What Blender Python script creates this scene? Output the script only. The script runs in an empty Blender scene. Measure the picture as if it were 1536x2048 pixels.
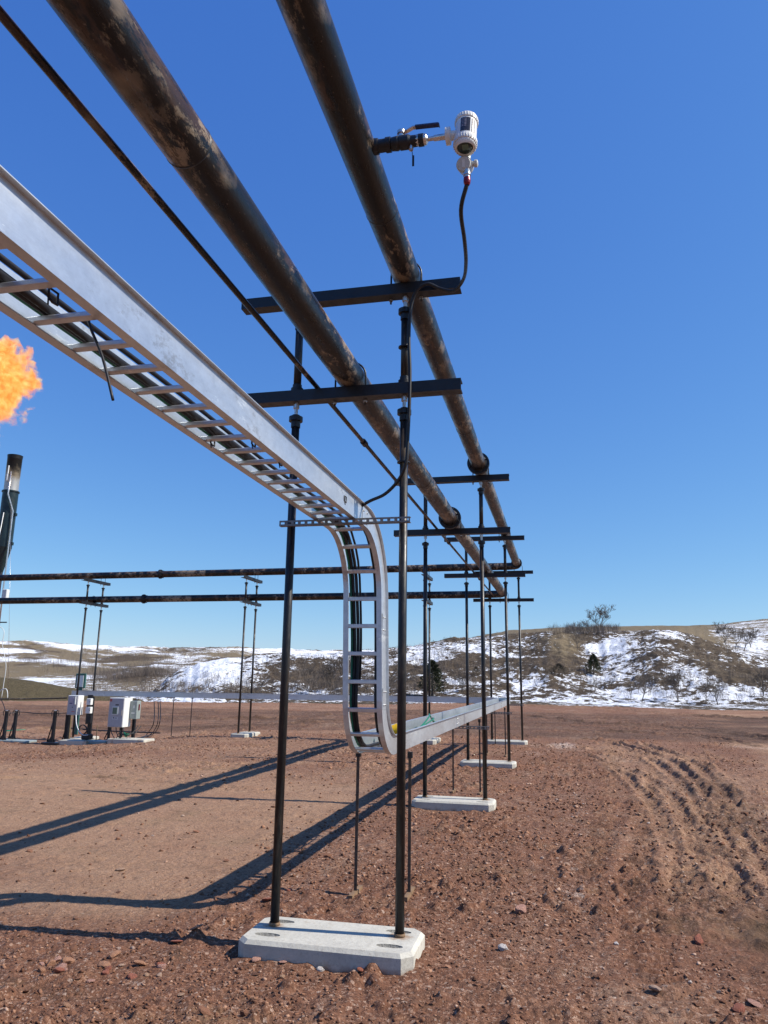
import bpy, bmesh, math, random
import numpy as np
from mathutils import Vector, Matrix
random.seed(7); rng = np.random.default_rng(11)
C = bpy.context.scene.collection
R = math.radians

# ------------------------------------------------------------------ camera
FPX, YAW, PIT, ROL, CZ = 1500.0, -.2265, .2207, .0148, 1.72
cy_, sy_, cp_, sp_ = math.cos(YAW), math.sin(YAW), math.cos(PIT), math.sin(PIT)
Fv = np.array([sy_*cp_, cy_*cp_, sp_]); r0 = np.array([cy_, -sy_, 0.]); u0 = np.cross(r0, Fv)
Rv = math.cos(ROL)*r0 + math.sin(ROL)*u0; Uv = -math.sin(ROL)*r0 + math.cos(ROL)*u0
CP = np.array([0, 0, CZ])
cam_data = bpy.data.cameras.new('camera'); cam = bpy.data.objects.new('camera', cam_data); C.objects.link(cam)
cam.matrix_world = Matrix([[Rv[0], Uv[0], -Fv[0], 0], [Rv[1], Uv[1], -Fv[1], 0], [Rv[2], Uv[2], -Fv[2], CZ], [0, 0, 0, 1]])
cam_data.sensor_width = 36; cam_data.lens = FPX/2048*36; cam_data.clip_start = .05; cam_data.clip_end = 12000
bpy.context.scene.camera = cam

# ------------------------------------------------------------------ world, sun, exposure
SD = Vector((1.0, .07, 1.0)).normalized()
SUN_EL = math.asin(SD.z); SUN_AZ = math.atan2(SD.x, SD.y)
w = bpy.data.worlds.new('World'); bpy.context.scene.world = w; w.use_nodes = True
nt = w.node_tree; bg = nt.nodes['Background']
sky = nt.nodes.new('ShaderNodeTexSky'); sky.sky_type = 'NISHITA'; sky.sun_disc = False
sky.sun_elevation = SUN_EL; sky.sun_rotation = SUN_AZ
sky.altitude = 600; sky.air_density = 1.0; sky.dust_density = .35; sky.ozone_density = 4.0
BGS = .12
sep = nt.nodes.new('ShaderNodeSeparateColor'); cmb = nt.nodes.new('ShaderNodeCombineColor'); nt.links.new(sky.outputs[0], sep.inputs[0])
for k, (a_, p_) in enumerate(((.66, 1.08), (.70, .84), (.77, .43))):      # tone of the clear winter sky, channel by channel
    m1 = nt.nodes.new('ShaderNodeMath'); m1.operation = 'MULTIPLY'; m1.inputs[1].default_value = BGS; nt.links.new(sep.outputs[k], m1.inputs[0])
    m2 = nt.nodes.new('ShaderNodeMath'); m2.operation = 'POWER'; m2.inputs[1].default_value = p_; nt.links.new(m1.outputs[0], m2.inputs[0])
    m3 = nt.nodes.new('ShaderNodeMath'); m3.operation = 'MULTIPLY'; m3.inputs[1].default_value = a_/BGS; nt.links.new(m2.outputs[0], m3.inputs[0])
    nt.links.new(m3.outputs[0], cmb.inputs[k])
nt.links.new(cmb.outputs[0], bg.inputs[0]); bg.inputs[1].default_value = BGS
sl = bpy.data.lights.new('sun', 'SUN'); sl.energy = 5.0; sl.angle = R(.5); sl.color = (1, .94, .84)
so = bpy.data.objects.new('sun', sl); C.objects.link(so); so.rotation_euler = SD.to_track_quat('Z', 'Y').to_euler()
vs = bpy.context.scene.view_settings; vs.view_transform = 'Standard'; vs.look = 'None'; vs.exposure = .36; vs.gamma = 1
try: vs.use_curve_mapping = False
except Exception: pass

# ------------------------------------------------------------------ sight lines of the survey
def ray(px, py):
    d = Rv*(px-768) + Uv*(1024-py) + Fv*FPX
    return d/np.linalg.norm(d)
def atY(px, py, Y):
    d = ray(px, py); p = d*Y/d[1]; return Vector((p[0], p[1], p[2]+CZ))
def atZ(px, py, z=0.):
    d = ray(px, py); p = d*(z-CZ)/d[2]; return Vector((p[0], p[1], z))
def proj(x, y, z):
    z = z-CZ
    dz = Fv[0]*x+Fv[1]*y+Fv[2]*z
    return 768+FPX*(Rv[0]*x+Rv[1]*y+Rv[2]*z)/dz, 1024-FPX*(Uv[0]*x+Uv[1]*y+Uv[2]*z)/dz

# ------------------------------------------------------------------ noise
def _h(ix, iy, s):
    n = (ix.astype(np.int64)*374761393 + iy.astype(np.int64)*668265263 + s*974711) & 0x7fffffff
    n = ((n ^ (n >> 13))*1274126177) & 0x7fffffff
    return ((n ^ (n >> 16)) & 0xffff)/65535.0
def vn(x, y, s=0):
    ix = np.floor(x); iy = np.floor(y); fx = x-ix; fy = y-iy
    fx = fx*fx*(3-2*fx); fy = fy*fy*(3-2*fy)
    a = _h(ix, iy, s); b = _h(ix+1, iy, s); c = _h(ix, iy+1, s); d = _h(ix+1, iy+1, s)
    return (a+(b-a)*fx)*(1-fy)+(c+(d-c)*fx)*fy
def fbm(x, y, o=4, s=0, g=.5):
    t = 0; A = 1; n = 0
    for k in range(o):
        t = t + A*(vn(x, y, s+k*17)-.5)*2; n += A; A *= g
        x, y = x*1.93+y*.51+3.1, y*1.93-x*.51+7.7
    return t/n
def sst(a, b, x):
    t = np.clip((x-a)/(b-a), 0, 1); return t*t*(3-2*t)

# ------------------------------------------------------------------ mesh helpers
class MB:
    def __init__(s): s.v = []; s.f = []; s.sm = []
    def box(s, a, b, R_=None, o=None):
        x0, y0, z0 = a; x1, y1, z1 = b; n = len(s.v)
        for p in ((x0,y0,z0),(x1,y0,z0),(x1,y1,z0),(x0,y1,z0),(x0,y0,z1),(x1,y0,z1),(x1,y1,z1),(x0,y1,z1)):
            q = Vector(p)
            if R_ is not None: q = R_ @ q
            if o is not None: q = q+Vector(o)
            s.v.append(q)
        for f in ((0,3,2,1),(4,5,6,7),(0,1,5,4),(1,2,6,5),(2,3,7,6),(3,0,4,7)): s.f.append(tuple(n+i for i in f)); s.sm.append(False)
        return s
    def bbox(s, a, b, bev=.01, R_=None, o=None):
        """box with chamfered vertical and top/bottom edges"""
        x0, y0, z0 = a; x1, y1, z1 = b; c = bev; n = len(s.v)
        rings = []
        for z, i in ((z0, c), (z0+c, 0), (z1-c, 0), (z1, c)):
            X0, Y0, X1, Y1 = x0+i, y0+i, x1-i, y1-i
            rings.append([(X0+c,Y0,z),(X1-c,Y0,z),(X1,Y0+c,z),(X1,Y1-c,z),(X1-c,Y1,z),(X0+c,Y1,z),(X0,Y1-c,z),(X0,Y0+c,z)])
        for r in rings:
            for p in r:
                q = Vector(p)
                if R_ is not None: q = R_ @ q
                if o is not None: q = q+Vector(o)
                s.v.append(q)
        for k in range(3):
            for i in range(8):
                j = (i+1) % 8; s.f.append((n+k*8+i, n+k*8+j, n+k*8+8+j, n+k*8+8+i)); s.sm.append(False)
        s.f.append(tuple(n+7-i for i in range(8))); s.sm.append(False)
        s.f.append(tuple(n+24+i for i in range(8))); s.sm.append(False)
        return s
    def tube(s, pts, rad, n=12, cap=True, up=None, smooth=True):
        pts = [Vector(p) for p in pts]; m = len(pts)
        rad = rad if isinstance(rad, (list, tuple)) else [rad]*m
        base = len(s.v); U = None
        for i, p in enumerate(pts):
            if i == 0: t = pts[1]-pts[0]
            elif i == m-1: t = pts[-1]-pts[-2]
            else:
                t = (pts[i+1]-p).normalized()+(p-pts[i-1]).normalized()
            if t.length < 1e-9: t = Vector((0, 0, 1))
            t.normalize()
            if U is None:
                U = Vector((0, 0, 1)) if abs(t.z) < .9 else Vector((1, 0, 0))
            U = (U - t*U.dot(t)).normalized(); W = t.cross(U)
            for k in range(n):
                a = 2*math.pi*k/n
                s.v.append(p+(U*math.cos(a)+W*math.sin(a))*rad[i])
        for i in range(m-1):
            for k in range(n):
                j = (k+1) % n
                s.f.append((base+i*n+k, base+i*n+j, base+(i+1)*n+j, base+(i+1)*n+k)); s.sm.append(smooth)
        if cap:
            s.f.append(tuple(base+n-1-k for k in range(n))); s.sm.append(False)
            s.f.append(tuple(base+(m-1)*n+k for k in range(n))); s.sm.append(False)
        return s
    def lathe(s, o, ax, prof, n=20):
        """prof: (distance along ax, radius) pairs, sharp corners come from doubled points"""
        o = Vector(o); ax = Vector(ax).normalized()
        for (d0, r0_), (d1, r1_) in zip(prof[:-1], prof[1:]):
            s.tube([o+ax*d0, o+ax*(d1 if abs(d1-d0) > 1e-6 else d0+1e-4)], [max(r0_, 1e-4), max(r1_, 1e-4)], n, cap=False)
        s.disc(o+ax*prof[0][0], -ax, prof[0][1], n); s.disc(o+ax*prof[-1][0], ax, prof[-1][1], n)
        return s
    def disc(s, o, ax, r, n=20):
        ax = Vector(ax).normalized(); U = Vector((0, 0, 1)) if abs(ax.z) < .9 else Vector((1, 0, 0))
        U = (U-ax*U.dot(ax)).normalized(); W = ax.cross(U); b = len(s.v)
        for k in range(n):
            a = 2*math.pi*k/n; s.v.append(Vector(o)+(U*math.cos(a)+W*math.sin(a))*r)
        s.f.append(tuple(b+k for k in range(n))); s.sm.append(False); return s
    def prism(s, poly, A, B):
        """poly of world-space offset pairs already placed: A and B lists of points"""
        n = len(A); b = len(s.v); s.v += [Vector(p) for p in A]+[Vector(p) for p in B]
        for i in range(n):
            j = (i+1) % n; s.f.append((b+i, b+j, b+n+j, b+n+i)); s.sm.append(False)
        s.f.append(tuple(b+n-1-i for i in range(n))); s.f.append(tuple(b+n+i for i in range(n))); s.sm += [False]*2
        return s
    def sweep(s, frames, poly, closed_ends=True):
        """frames: (p, lateral, normal); poly: (lateral offset, normal offset)"""
        b = len(s.v); n = len(poly); m = len(frames)
        for p, la, no in frames:
            for u, v_ in poly: s.v.append(p+la*u+no*v_)
        for i in range(m-1):
            for k in range(n):
                j = (k+1) % n; s.f.append((b+i*n+k, b+(i+1)*n+k, b+(i+1)*n+j, b+i*n+j)); s.sm.append(False)
        s.f.append(tuple(b+k for k in range(n))); s.f.append(tuple(b+(m-1)*n+n-1-k for k in range(n))); s.sm += [False]*2
        return s
    def mesh(s, name, mat, off=None):
        me = bpy.data.meshes.new(name)
        o = Vector(off) if off is not None else Vector((0, 0, 0))
        me.from_pydata([tuple(p-o) for p in s.v], [], s.f)
        me.polygons.foreach_set('use_smooth', s.sm)
        if mat: me.materials.append(mat)
        me.update(); return me
def fix_normals(me):
    bm = bmesh.new(); bm.from_mesh(me); bmesh.ops.recalc_face_normals(bm, faces=bm.faces); bm.to_mesh(me); bm.free()
def tag(o, label=None, cat=None, group=None, kind=None):
    if label: o['label'] = label
    if cat: o['category'] = cat
    if group: o['group'] = group
    if kind: o['kind'] = kind
    return o
def empty(name, loc, label, cat, group=None, rz=0):
    o = bpy.data.objects.new(name, None); C.objects.link(o); o.location = loc; o.rotation_euler.z = rz
    o.empty_display_size = .1
    return tag(o, label, cat, group)
def rootof(p):
    off = Vector((0, 0, 0))
    while p is not None: off += p.location; p = p.parent
    return off
def part(name, mb, mat, parent, label=None, kind=None, local=False):
    """mb in world coordinates (or local to the parent when local)"""
    off = Vector((0, 0, 0)) if local or parent is None else rootof(parent)
    me = mb.mesh(name, mat, off); fix_normals(me)
    o = bpy.data.objects.new(name, me); C.objects.link(o); o.parent = parent
    if label: o['label'] = label
    if kind: o['kind'] = kind
    return o
def solo(name, mb, mat, label, cat, group=None, kind=None, loc=(0, 0, 0)):
    me = mb.mesh(name, mat, Vector(loc)); fix_normals(me)
    o = bpy.data.objects.new(name, me); C.objects.link(o); o.location = loc
    return tag(o, label, cat, group, kind)
def kids(o): return [c for c in bpy.data.objects if c.parent == o]
def copy_tree(o, parent=None):
    c = o.copy(); C.objects.link(c)
    if parent is not None: c.parent = parent
    for ch in kids(o): copy_tree(ch, c)
    return c
def bez(pts, n=8):
    """Catmull-Rom through pts"""
    P = [Vector(p) for p in pts]; P = [P[0]*2-P[1]]+P+[P[-1]*2-P[-2]]; out = []
    for i in range(1, len(P)-2):
        for k in range(n):
            t = k/n; a, b, c, d = P[i-1], P[i], P[i+1], P[i+2]
            out.append(.5*((2*b)+(c-a)*t+(2*a-5*b+4*c-d)*t*t+(3*b-a-3*c+d)*t**3))
    out.append(P[-2]); return out

# ------------------------------------------------------------------ materials
class N:
    def __init__(s, name):
        s.m = bpy.data.materials.new(name); s.m.use_nodes = True; s.t = s.m.node_tree
        s.b = s.t.nodes['Principled BSDF']; s.o = s.t.nodes['Material Output']
        s.tc = s.t.nodes.new('ShaderNodeTexCoord')
    def n(s, ty, **k):
        x = s.t.nodes.new(ty)
        for a, v in k.items(): setattr(x, a, v)
        return x
    def l(s, a, b): s.t.links.new(a, b)
    def noise(s, scale, det=6, rough=.6, vec=None, mp=None):
        x = s.n('ShaderNodeTexNoise'); x.inputs['Scale'].default_value = scale; x.inputs['Detail'].default_value = det
        x.inputs['Roughness'].default_value = rough
        v = vec or s.tc.outputs['Object']
        if mp:
            m = s.n('ShaderNodeMapping'); m.inputs['Scale'].default_value = mp; s.l(v, m.inputs[0]); v = m.outputs[0]
        s.l(v, x.inputs['Vector']); return x.outputs['Fac']
    def ramp(s, fac, stops):
        r = s.n('ShaderNodeValToRGB'); e = r.color_ramp.elements
        while len(e) < len(stops): e.new(.5)
        for q, (p, c) in zip(e, stops):
            q.position = p; q.color = (c, c, c, 1) if isinstance(c, (int, float)) else (*c, 1)
        s.l(fac, r.inputs[0]); return r.outputs[0]
    def mix(s, f, a, b):
        x = s.n('ShaderNodeMix', data_type='RGBA')
        for i, q in ((0, f), (6, a), (7, b)):
            if hasattr(q, 'links'): s.l(q, x.inputs[i])
            elif isinstance(q, (int, float)): x.inputs[i].default_value = q
            else: x.inputs[i].default_value = (*q, 1)
        return x.outputs[2]
    def math(s, op, a, b=None, c=None):
        x = s.n('ShaderNodeMath', operation=op)
        for i, q in enumerate((a, b, c)):
            if q is None: continue
            if hasattr(q, 'links'): s.l(q, x.inputs[i])
            else: x.inputs[i].default_value = q
        return x.outputs[0]
    def attr(s, name):
        x = s.n('ShaderNodeAttribute', attribute_name=name); return x.outputs['Fac']
    def set(s, **k):
        for a, v in k.items():
            i = s.b.inputs[a.replace('_', ' ')]
            if hasattr(v, 'links'): s.l(v, i)
            elif isinstance(v, tuple): i.default_value = (*v, 1)
            else: i.default_value = v
        return s
    def bump(s, h, dist=.01, st=1):
        x = s.n('ShaderNodeBump'); x.inputs['Distance'].default_value = dist; x.inputs['Strength'].default_value = st
        s.l(h, x.inputs['Height']); s.l(x.outputs[0], s.b.inputs['Normal']); return s

def simple(name, col, rough=.5, metal=0, var=.25, sc=14, bump=0):
    m = N(name); f = m.noise(sc)
    dark = tuple(c*(1-var) for c in col); lite = tuple(min(1, c*(1+var)) for c in col)
    m.set(Base_Color=m.ramp(f, [(.3, dark), (.7, lite)]), Metallic=metal)
    m.set(Roughness=m.ramp(m.noise(sc*2.3), [(.3, max(0.05, rough-.1)), (.7, min(1, rough+.12))]))
    if bump: m.bump(m.noise(sc*6), bump)
    return m.m
M = {}
M['black'] = simple('black_enamel_steel', (.007, .0075, .010), .42, 0, .5, 9, .002)
def mk_post():
    m = N('bare_black_tubing')
    a = m.noise(7, 8, .7, mp=(3, 3, .7)); b = m.noise(40, 5, .7, mp=(1, 1, .25))
    col = m.mix(m.ramp(a, [(.52, 0.), (.68, 1.)]), (.016, .016, .017), (.075, .055, .04))
    col = m.mix(m.ramp(b, [(.66, 0.), (.74, .55)]), col, (.22, .19, .16))
    m.set(Base_Color=col, Roughness=m.ramp(b, [(.3, .28), (.7, .55)]), Metallic=.25); m.bump(b, .0015)
    return m.m
M['post'] = mk_post()
def mk_pipe():
    m = N('mill_scale_pipe')
    a = m.noise(5, 9, .7, mp=(1, .3, 1)); b = m.noise(18, 7, .7, mp=(1.5, .3, 1.5)); c = m.noise(70, 4, .6, mp=(1, .4, 1))
    d = m.noise(1.3, 4, .6)
    rust = m.mix(b, (.018, .010, .007), (.075, .040, .024))
    col = m.mix(m.ramp(a, [(.52, 0.), (.56, 1.)]), (.006, .0055, .006), rust)
    dust = m.math('MULTIPLY', m.ramp(m.noise(3.6, 10, .78, mp=(1.3, .5, 1.3)), [(.51, 0.), (.55, 1.)]), m.ramp(d, [(.44, .0), (.56, .95)]))
    col = m.mix(dust, col, (.25, .19, .13))
    col = m.mix(m.ramp(c, [(.66, 0.), (.72, .6)]), col, (.22, .17, .13))
    m.set(Base_Color=col, Roughness=m.ramp(b, [(.3, .2), (.7, .48)]), Metallic=0., Specular_IOR_Level=.38); m.bump(c, .002, .7)
    return m.m
M['pipe'] = mk_pipe()
def mk_alu():
    m = N('aluminium_tray')
    a = m.noise(2.5, 5, .6, mp=(1, .35, 1)); b = m.noise(22, 7, .75, mp=(1, .6, 1)); c = m.noise(150, 3, .5, mp=(1, .05, 1))
    col = m.mix(m.ramp(b, [(.35, 0.), (.7, .7)]), (.64, .67, .70), (.46, .48, .50))
    col = m.mix(m.ramp(m.noise(9, 9, .8), [(.62, 0.), (.68, .6)]), col, (.78, .78, .76))
    col = m.mix(m.ramp(m.noise(6, 10, .8, mp=(1, .25, 1)), [(.6, 0.), (.63, .75)]), col, (.85, .85, .82))
    col = m.mix(m.ramp(m.noise(3.3, 10, .78, mp=(1, .5, 1)), [(.58, 0.), (.64, .5)]), col, (.25, .22, .18))
    m.set(Base_Color=col, Metallic=.72, Roughness=m.ramp(a, [(.3, .3), (.7, .5)])); m.bump(c, .0006, .5)
    return m.m
M['alu'] = mk_alu()
M['galv'] = simple('galvanised_strut', (.2, .2, .195), .5, .6, .25, 30)
M['zinc'] = simple('zinc_bolt', (.6, .6, .58), .35, .85, .15, 30)
M['steel'] = simple('stainless_steel', (.62, .59, .55), .28, .9, .12, 20)
M['stand'] = simple('rusty_angle_steel', (.085, .06, .042), .65, .15, .5, 18, .002)
M['woodfoot'] = simple('rusty_foot_steel', (.19, .115, .06), .75, 0, .4, 12, .002)
def mk_conc():
    m = N('precast_concrete')
    a = m.noise(3, 8, .65); b = m.noise(45, 6, .7); c = m.noise(9, 5, .6, mp=(1, 1, 4))
    col = m.mix(m.ramp(a, [(.3, 0.), (.7, 1.)]), (.40, .38, .325), (.56, .535, .46))
    col = m.mix(m.ramp(b, [(.52, 0.), (.66, .55)]), col, (.30, .27, .22))
    col = m.mix(m.ramp(m.noise(1.7, 9, .75), [(.5, 0.), (.62, .5)]), col, (.33, .31, .27))
    col = m.mix(m.ramp(c, [(.6, 0.), (.72, .35)]), col, (.36, .28, .19))
    v = m.n('ShaderNodeTexVoronoi'); v.inputs['Scale'].default_value = 38; m.l(m.tc.outputs['Object'], v.inputs['Vector'])
    hole = m.ramp(v.outputs['Distance'], [(.05, .0), (.09, 1.)])
    col = m.mix(m.math('MULTIPLY', m.math('SUBTRACT', 1., hole), m.ramp(m.noise(5), [(.5, 0.), (.6, 1.)])), col, (.16, .14, .12))
    sz = m.n('ShaderNodeSeparateXYZ'); m.l(m.tc.outputs['Object'], sz.inputs[0])
    mud = m.math('ADD', m.math('MULTIPLY', sz.outputs[2], -7.), m.math('MULTIPLY', m.noise(7, 8, .75), 1.1))
    col = m.mix(m.ramp(mud, [(.30, 0.), (.62, .75)]), col, (.20, .115, .065))
    ax_ = m.math('SUBTRACT', m.math('ABSOLUTE', sz.outputs[0]), .425); rr_ = m.math('SQRT', m.math('ADD', m.math('MULTIPLY', ax_, ax_), m.math('POWER', m.math('ADD', sz.outputs[1], -.06), 2.)))
    stn = m.math('ADD', m.math('MULTIPLY', rr_, -5.), m.math('MULTIPLY', m.noise(9, 7, .7), 1.3))
    col = m.mix(m.ramp(stn, [(.22, 0.), (.5, .7)]), col, (.22, .11, .045))
    m.set(Base_Color=col, Roughness=.88); m.bump(m.math('ADD', b, m.math('MULTIPLY', hole, .5)), .004, .8)
    return m.m
M['conc'] = mk_conc()
M['aggregate'] = simple('exposed_aggregate', (.30, .285, .25), .95, 0, .7, 90, .01)
M['cable'] = simple('black_cable', (.007, .007, .009), .5, 0, .3, 30)
M['green'] = simple('green_cable', (.01, .17, .09), .4, 0, .2, 30)
M['yellow'] = simple('yellow_plastic', (.85, .5, .01), .4, 0, .1, 30)
M['white'] = simple('white_enamel', (.7, .7, .67), .3, 0, .05, 12)
M['offwhite'] = simple('grey_white_box', (.6, .62, .62), .4, 0, .08, 12)
M['lightgrey'] = simple('light_grey_cast', (.5, .51, .49), .4, .1, .08, 12)
M['grey'] = simple('grey_box', (.26, .3, .29), .45, .1, .12, 12)
M['doorshade'] = simple('shaded_white_door', (.38, .38, .40), .4, 0, .06, 12)  # white cabinet door, its colour darkened to carry the shade on the front
M['blue'] = simple('blue_vinyl', (.006, .018, .09), .35, 0, .2, 30)
M['red'] = simple('red_collar', (.2, .006, .02), .3, .3, .15, 30)
M['label'] = simple('dark_nameplate', (.035, .03, .035), .25, .2, .3, 60)
M['sticker'] = simple('lilac_sticker', (.42, .38, .45), .5, 0, .1, 60)
M['redmark'] = simple('red_sticker', (.45, .12, .1), .5, 0, .1, 60)
M['glass'] = simple('dark_glass', (.03, .045, .04), .06, 0, .2, 10)
M['lcd'] = simple('display_screen', (.12, .18, .13), .2, 0, .1, 50)
M['teal'] = simple('green_painted_frame', (.03, .12, .10), .5, 0, .2, 10)
M['panelwhite'] = simple('white_panel', (.72, .8, .76), .45, 0, .04, 8)
M['orange'] = simple('orange_fitting', (.55, .16, .02), .5, 0, .2, 10)
M['wood'] = simple('weathered_post', (.13, .09, .05), .9, 0, .4, 20)
M['flare'] = simple('dark_flare_shell', (.012, .024, .026), .35, .1, .35, 3)
def mk_tip():
    m = N('scorched_stainless')
    sx = m.n('ShaderNodeSeparateXYZ'); m.l(m.tc.outputs['Generated'], sx.inputs[0])
    f = m.math('ADD', sx.outputs[2], m.math('MULTIPLY', m.math('SUBTRACT', m.noise(2.2, 5), .5), .7))
    m.set(Base_Color=m.ramp(f, [(.3, (.45, .44, .42)), (.5, (.28, .22, .15)), (.68, (.02, .018, .016))]), Metallic=.6, Roughness=.45)
    return m.m
M['tip'] = mk_tip()
M['bark'] = simple('grey_bark', (.105, .085, .07), .95, 0, .3, 3)
M['twig'] = simple('bare_twigs', (.10, .08, .065), .95, 0, .35, .7)
M['brush'] = simple('winter_brush', (.15, .12, .10), .95, 0, .4, .08)
M['needle'] = simple('evergreen_foliage', (.045, .05, .022), .9, 0, .5, .9)
M['juniper'] = simple('dark_juniper_foliage', (.035, .03, .018), .9, 0, .5, .9)

def mk_dirt():
    m = N('scoria_dirt')
    P = m.tc.outputs['Object']
    big = m.noise(.35, 5, .6); mid = m.noise(2.4, 8, .7); fine = m.noise(38, 8, .72)
    tan = m.mix(mid, (.275, .158, .092), (.425, .262, .164))
    red = m.mix(mid, (.118, .050, .028), (.25, .115, .066))
    wet = m.mix(mid, (.07, .041, .024), (.14, .085, .048))
    grey = m.mix(mid, (.19, .13, .072), (.28, .195, .11))
    tf = m.math('ADD', m.attr('tan'), m.math('MULTIPLY', m.math('SUBTRACT', big, .5), 1.7))
    col = m.mix(m.ramp(tf, [(.3, 0.), (.75, 1.)]), red, tan)
    col = m.mix(m.ramp(m.noise(.9, 7, .7), [(.54, 0.), (.68, .5)]), col, grey)
    wf = m.math('ADD', m.attr('wet'), m.math('MULTIPLY', m.math('SUBTRACT', m.noise(.8, 9, .72), .5), 1.9))
    col = m.mix(m.ramp(wf, [(.3, 0.), (.7, 1.)]), col, wet)
    st = m.math('ADD', m.attr('fur'), m.math('MULTIPLY', m.math('SUBTRACT', m.noise(.55, 9, .75, mp=(.35, 1.5, 1)), .5), 2.4))
    col = m.mix(m.math('MULTIPLY', m.ramp(st, [(.42, 0.), (.8, .92)]), m.ramp(m.attr('fur'), [(0, 0.), (.4, 1.)])), col, (.075, .044, .03))
    col = m.mix(m.ramp(m.noise(.33, 7, .72), [(.5, 0.), (.66, .4)]), col, (.30, .15, .09))
    col = m.mix(m.math('MULTIPLY', m.ramp(m.noise(.5, 9, .75, mp=(1, .6, 1)), [(.53, 0.), (.62, .6)]), m.attr('chip')), col, (.36, .26, .19))
    col = m.mix(m.ramp(m.noise(2.1, 10, .8), [(.56, 0.), (.63, .5)]), col, (.085, .048, .03))
    # crushed chips: each cell its own tone
    vf = None
    for sc, lo, hi, k in ((46, .5, .95, .75), (110, .45, .85, .6)):
        v = m.n('ShaderNodeTexVoronoi'); v.inputs['Scale'].default_value = sc
        ma = m.n('ShaderNodeMapping'); ma.inputs['Rotation'].default_value = (.3, .2, .5*sc); m.l(P, ma.inputs[0]); m.l(ma.outputs[0], v.inputs['Vector'])
        s = m.n('ShaderNodeSeparateColor'); m.l(v.outputs['Color'], s.inputs[0])
        chip = m.ramp(s.outputs[0], [(0, (.05, .022, .014)), (.4, (.17, .078, .045)), (.75, (.28, .14, .085)), (.92, (.42, .26, .18)), (1, (.56, .43, .34))])
        den = m.math('MULTIPLY', m.ramp(s.outputs[1], [(.5, 0.), (.56, 1.)]), m.attr('chip'))
        col = m.mix(m.math('MULTIPLY', den, k), col, chip)
    pale = m.ramp(m.math('ADD', m.attr('pale'), m.math('MULTIPLY', m.math('SUBTRACT', m.noise(14, 9, .8), .5), 1.7)), [(.42, 0.), (.66, .85)])
    col = m.mix(pale, col, (.48, .36, .29))
    col = m.mix(m.ramp(fine, [(.3, .6), (.5, 0.)]), col, (.06, .035, .025))
    col = m.mix(m.ramp(m.noise(7, 8, .75), [(.3, .5), (.48, 0.)]), col, (.08, .048, .033))
    m.set(Base_Color=col, Roughness=.95, Specular_IOR_Level=.2)
    m.bump(m.math('ADD', m.math('MULTIPLY', fine, 1.), m.math('MULTIPLY', m.noise(9, 6, .7), 2.)), .03, .75)
    return m.m
M['dirt'] = mk_dirt()
def mk_stone(name, stops, sc=6):
    m = N(name)
    oi = m.n('ShaderNodeObjectInfo')
    f = m.math('FRACT', m.math('ADD', m.attr('tone'), oi.outputs['Random']))
    col = m.ramp(f, stops); n = m.noise(sc*6, 7, .7)
    col = m.mix(m.ramp(n, [(.3, .6), (.6, 0.)]), col, (.08, .04, .03))
    m.set(Base_Color=col, Roughness=.92, Specular_IOR_Level=.25); m.bump(n, .008, .8); return m.m
M['stone'] = mk_stone('red_scoria_stone', [(0, (.12, .055, .033)), (.3, (.2, .095, .055)), (.6, (.3, .14, .08)), (.8, (.34, .21, .135)), (.93, (.46, .32, .24)), (1, (.55, .47, .42))])

def mk_hill():
    m = N('snow_patched_hillside')
    P = m.tc.outputs['Object']
    n1 = m.noise(.09, 10, .7, mp=(1, 1, 1.6)); n2 = m.noise(.42, 8, .75, mp=(1, 1, 2)); n3 = m.noise(1.1, 6, .75, mp=(1, 1, 2.2))
    grass = m.mix(n2, (.12, .09, .055), (.25, .195, .12))
    soil = m.mix(m.ramp(n3, [(.35, 0.), (.65, 1.)]), (.035, .026, .019), (.13, .095, .062))
    olive = m.mix(n3, (.06, .048, .026), (.125, .10, .06))
    g = m.math('ADD', m.attr('grass'), m.math('MULTIPLY', m.math('SUBTRACT', n2, .5), .9))
    col = m.mix(m.ramp(g, [(.35, 0.), (.65, 1.)]), soil, grass)
    col = m.mix(m.ramp(m.math('ADD', m.attr('olive'), m.math('MULTIPLY', m.math('SUBTRACT', n2, .5), .3)), [(.4, 0.), (.6, 1.)]), col, olive)
    s = m.math('ADD', m.attr('snow'), m.math('ADD', m.math('MULTIPLY', m.math('SUBTRACT', n1, .5), 2.3), m.math('MULTIPLY', m.math('SUBTRACT', n2, .5), 2.6)))
    s = m.math('ADD', s, m.math('MULTIPLY', m.math('SUBTRACT', n3, .5), 2.2))
    sf = m.ramp(s, [(.47, 0.), (.53, 1.)])
    col = m.mix(sf, col, (.78, .80, .84))
    m.set(Base_Color=col, Roughness=.9, Specular_IOR_Level=.15); m.bump(m.math('ADD', n3, n2), 1.2, .6); return m.m
M['hill'] = mk_hill()

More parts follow.
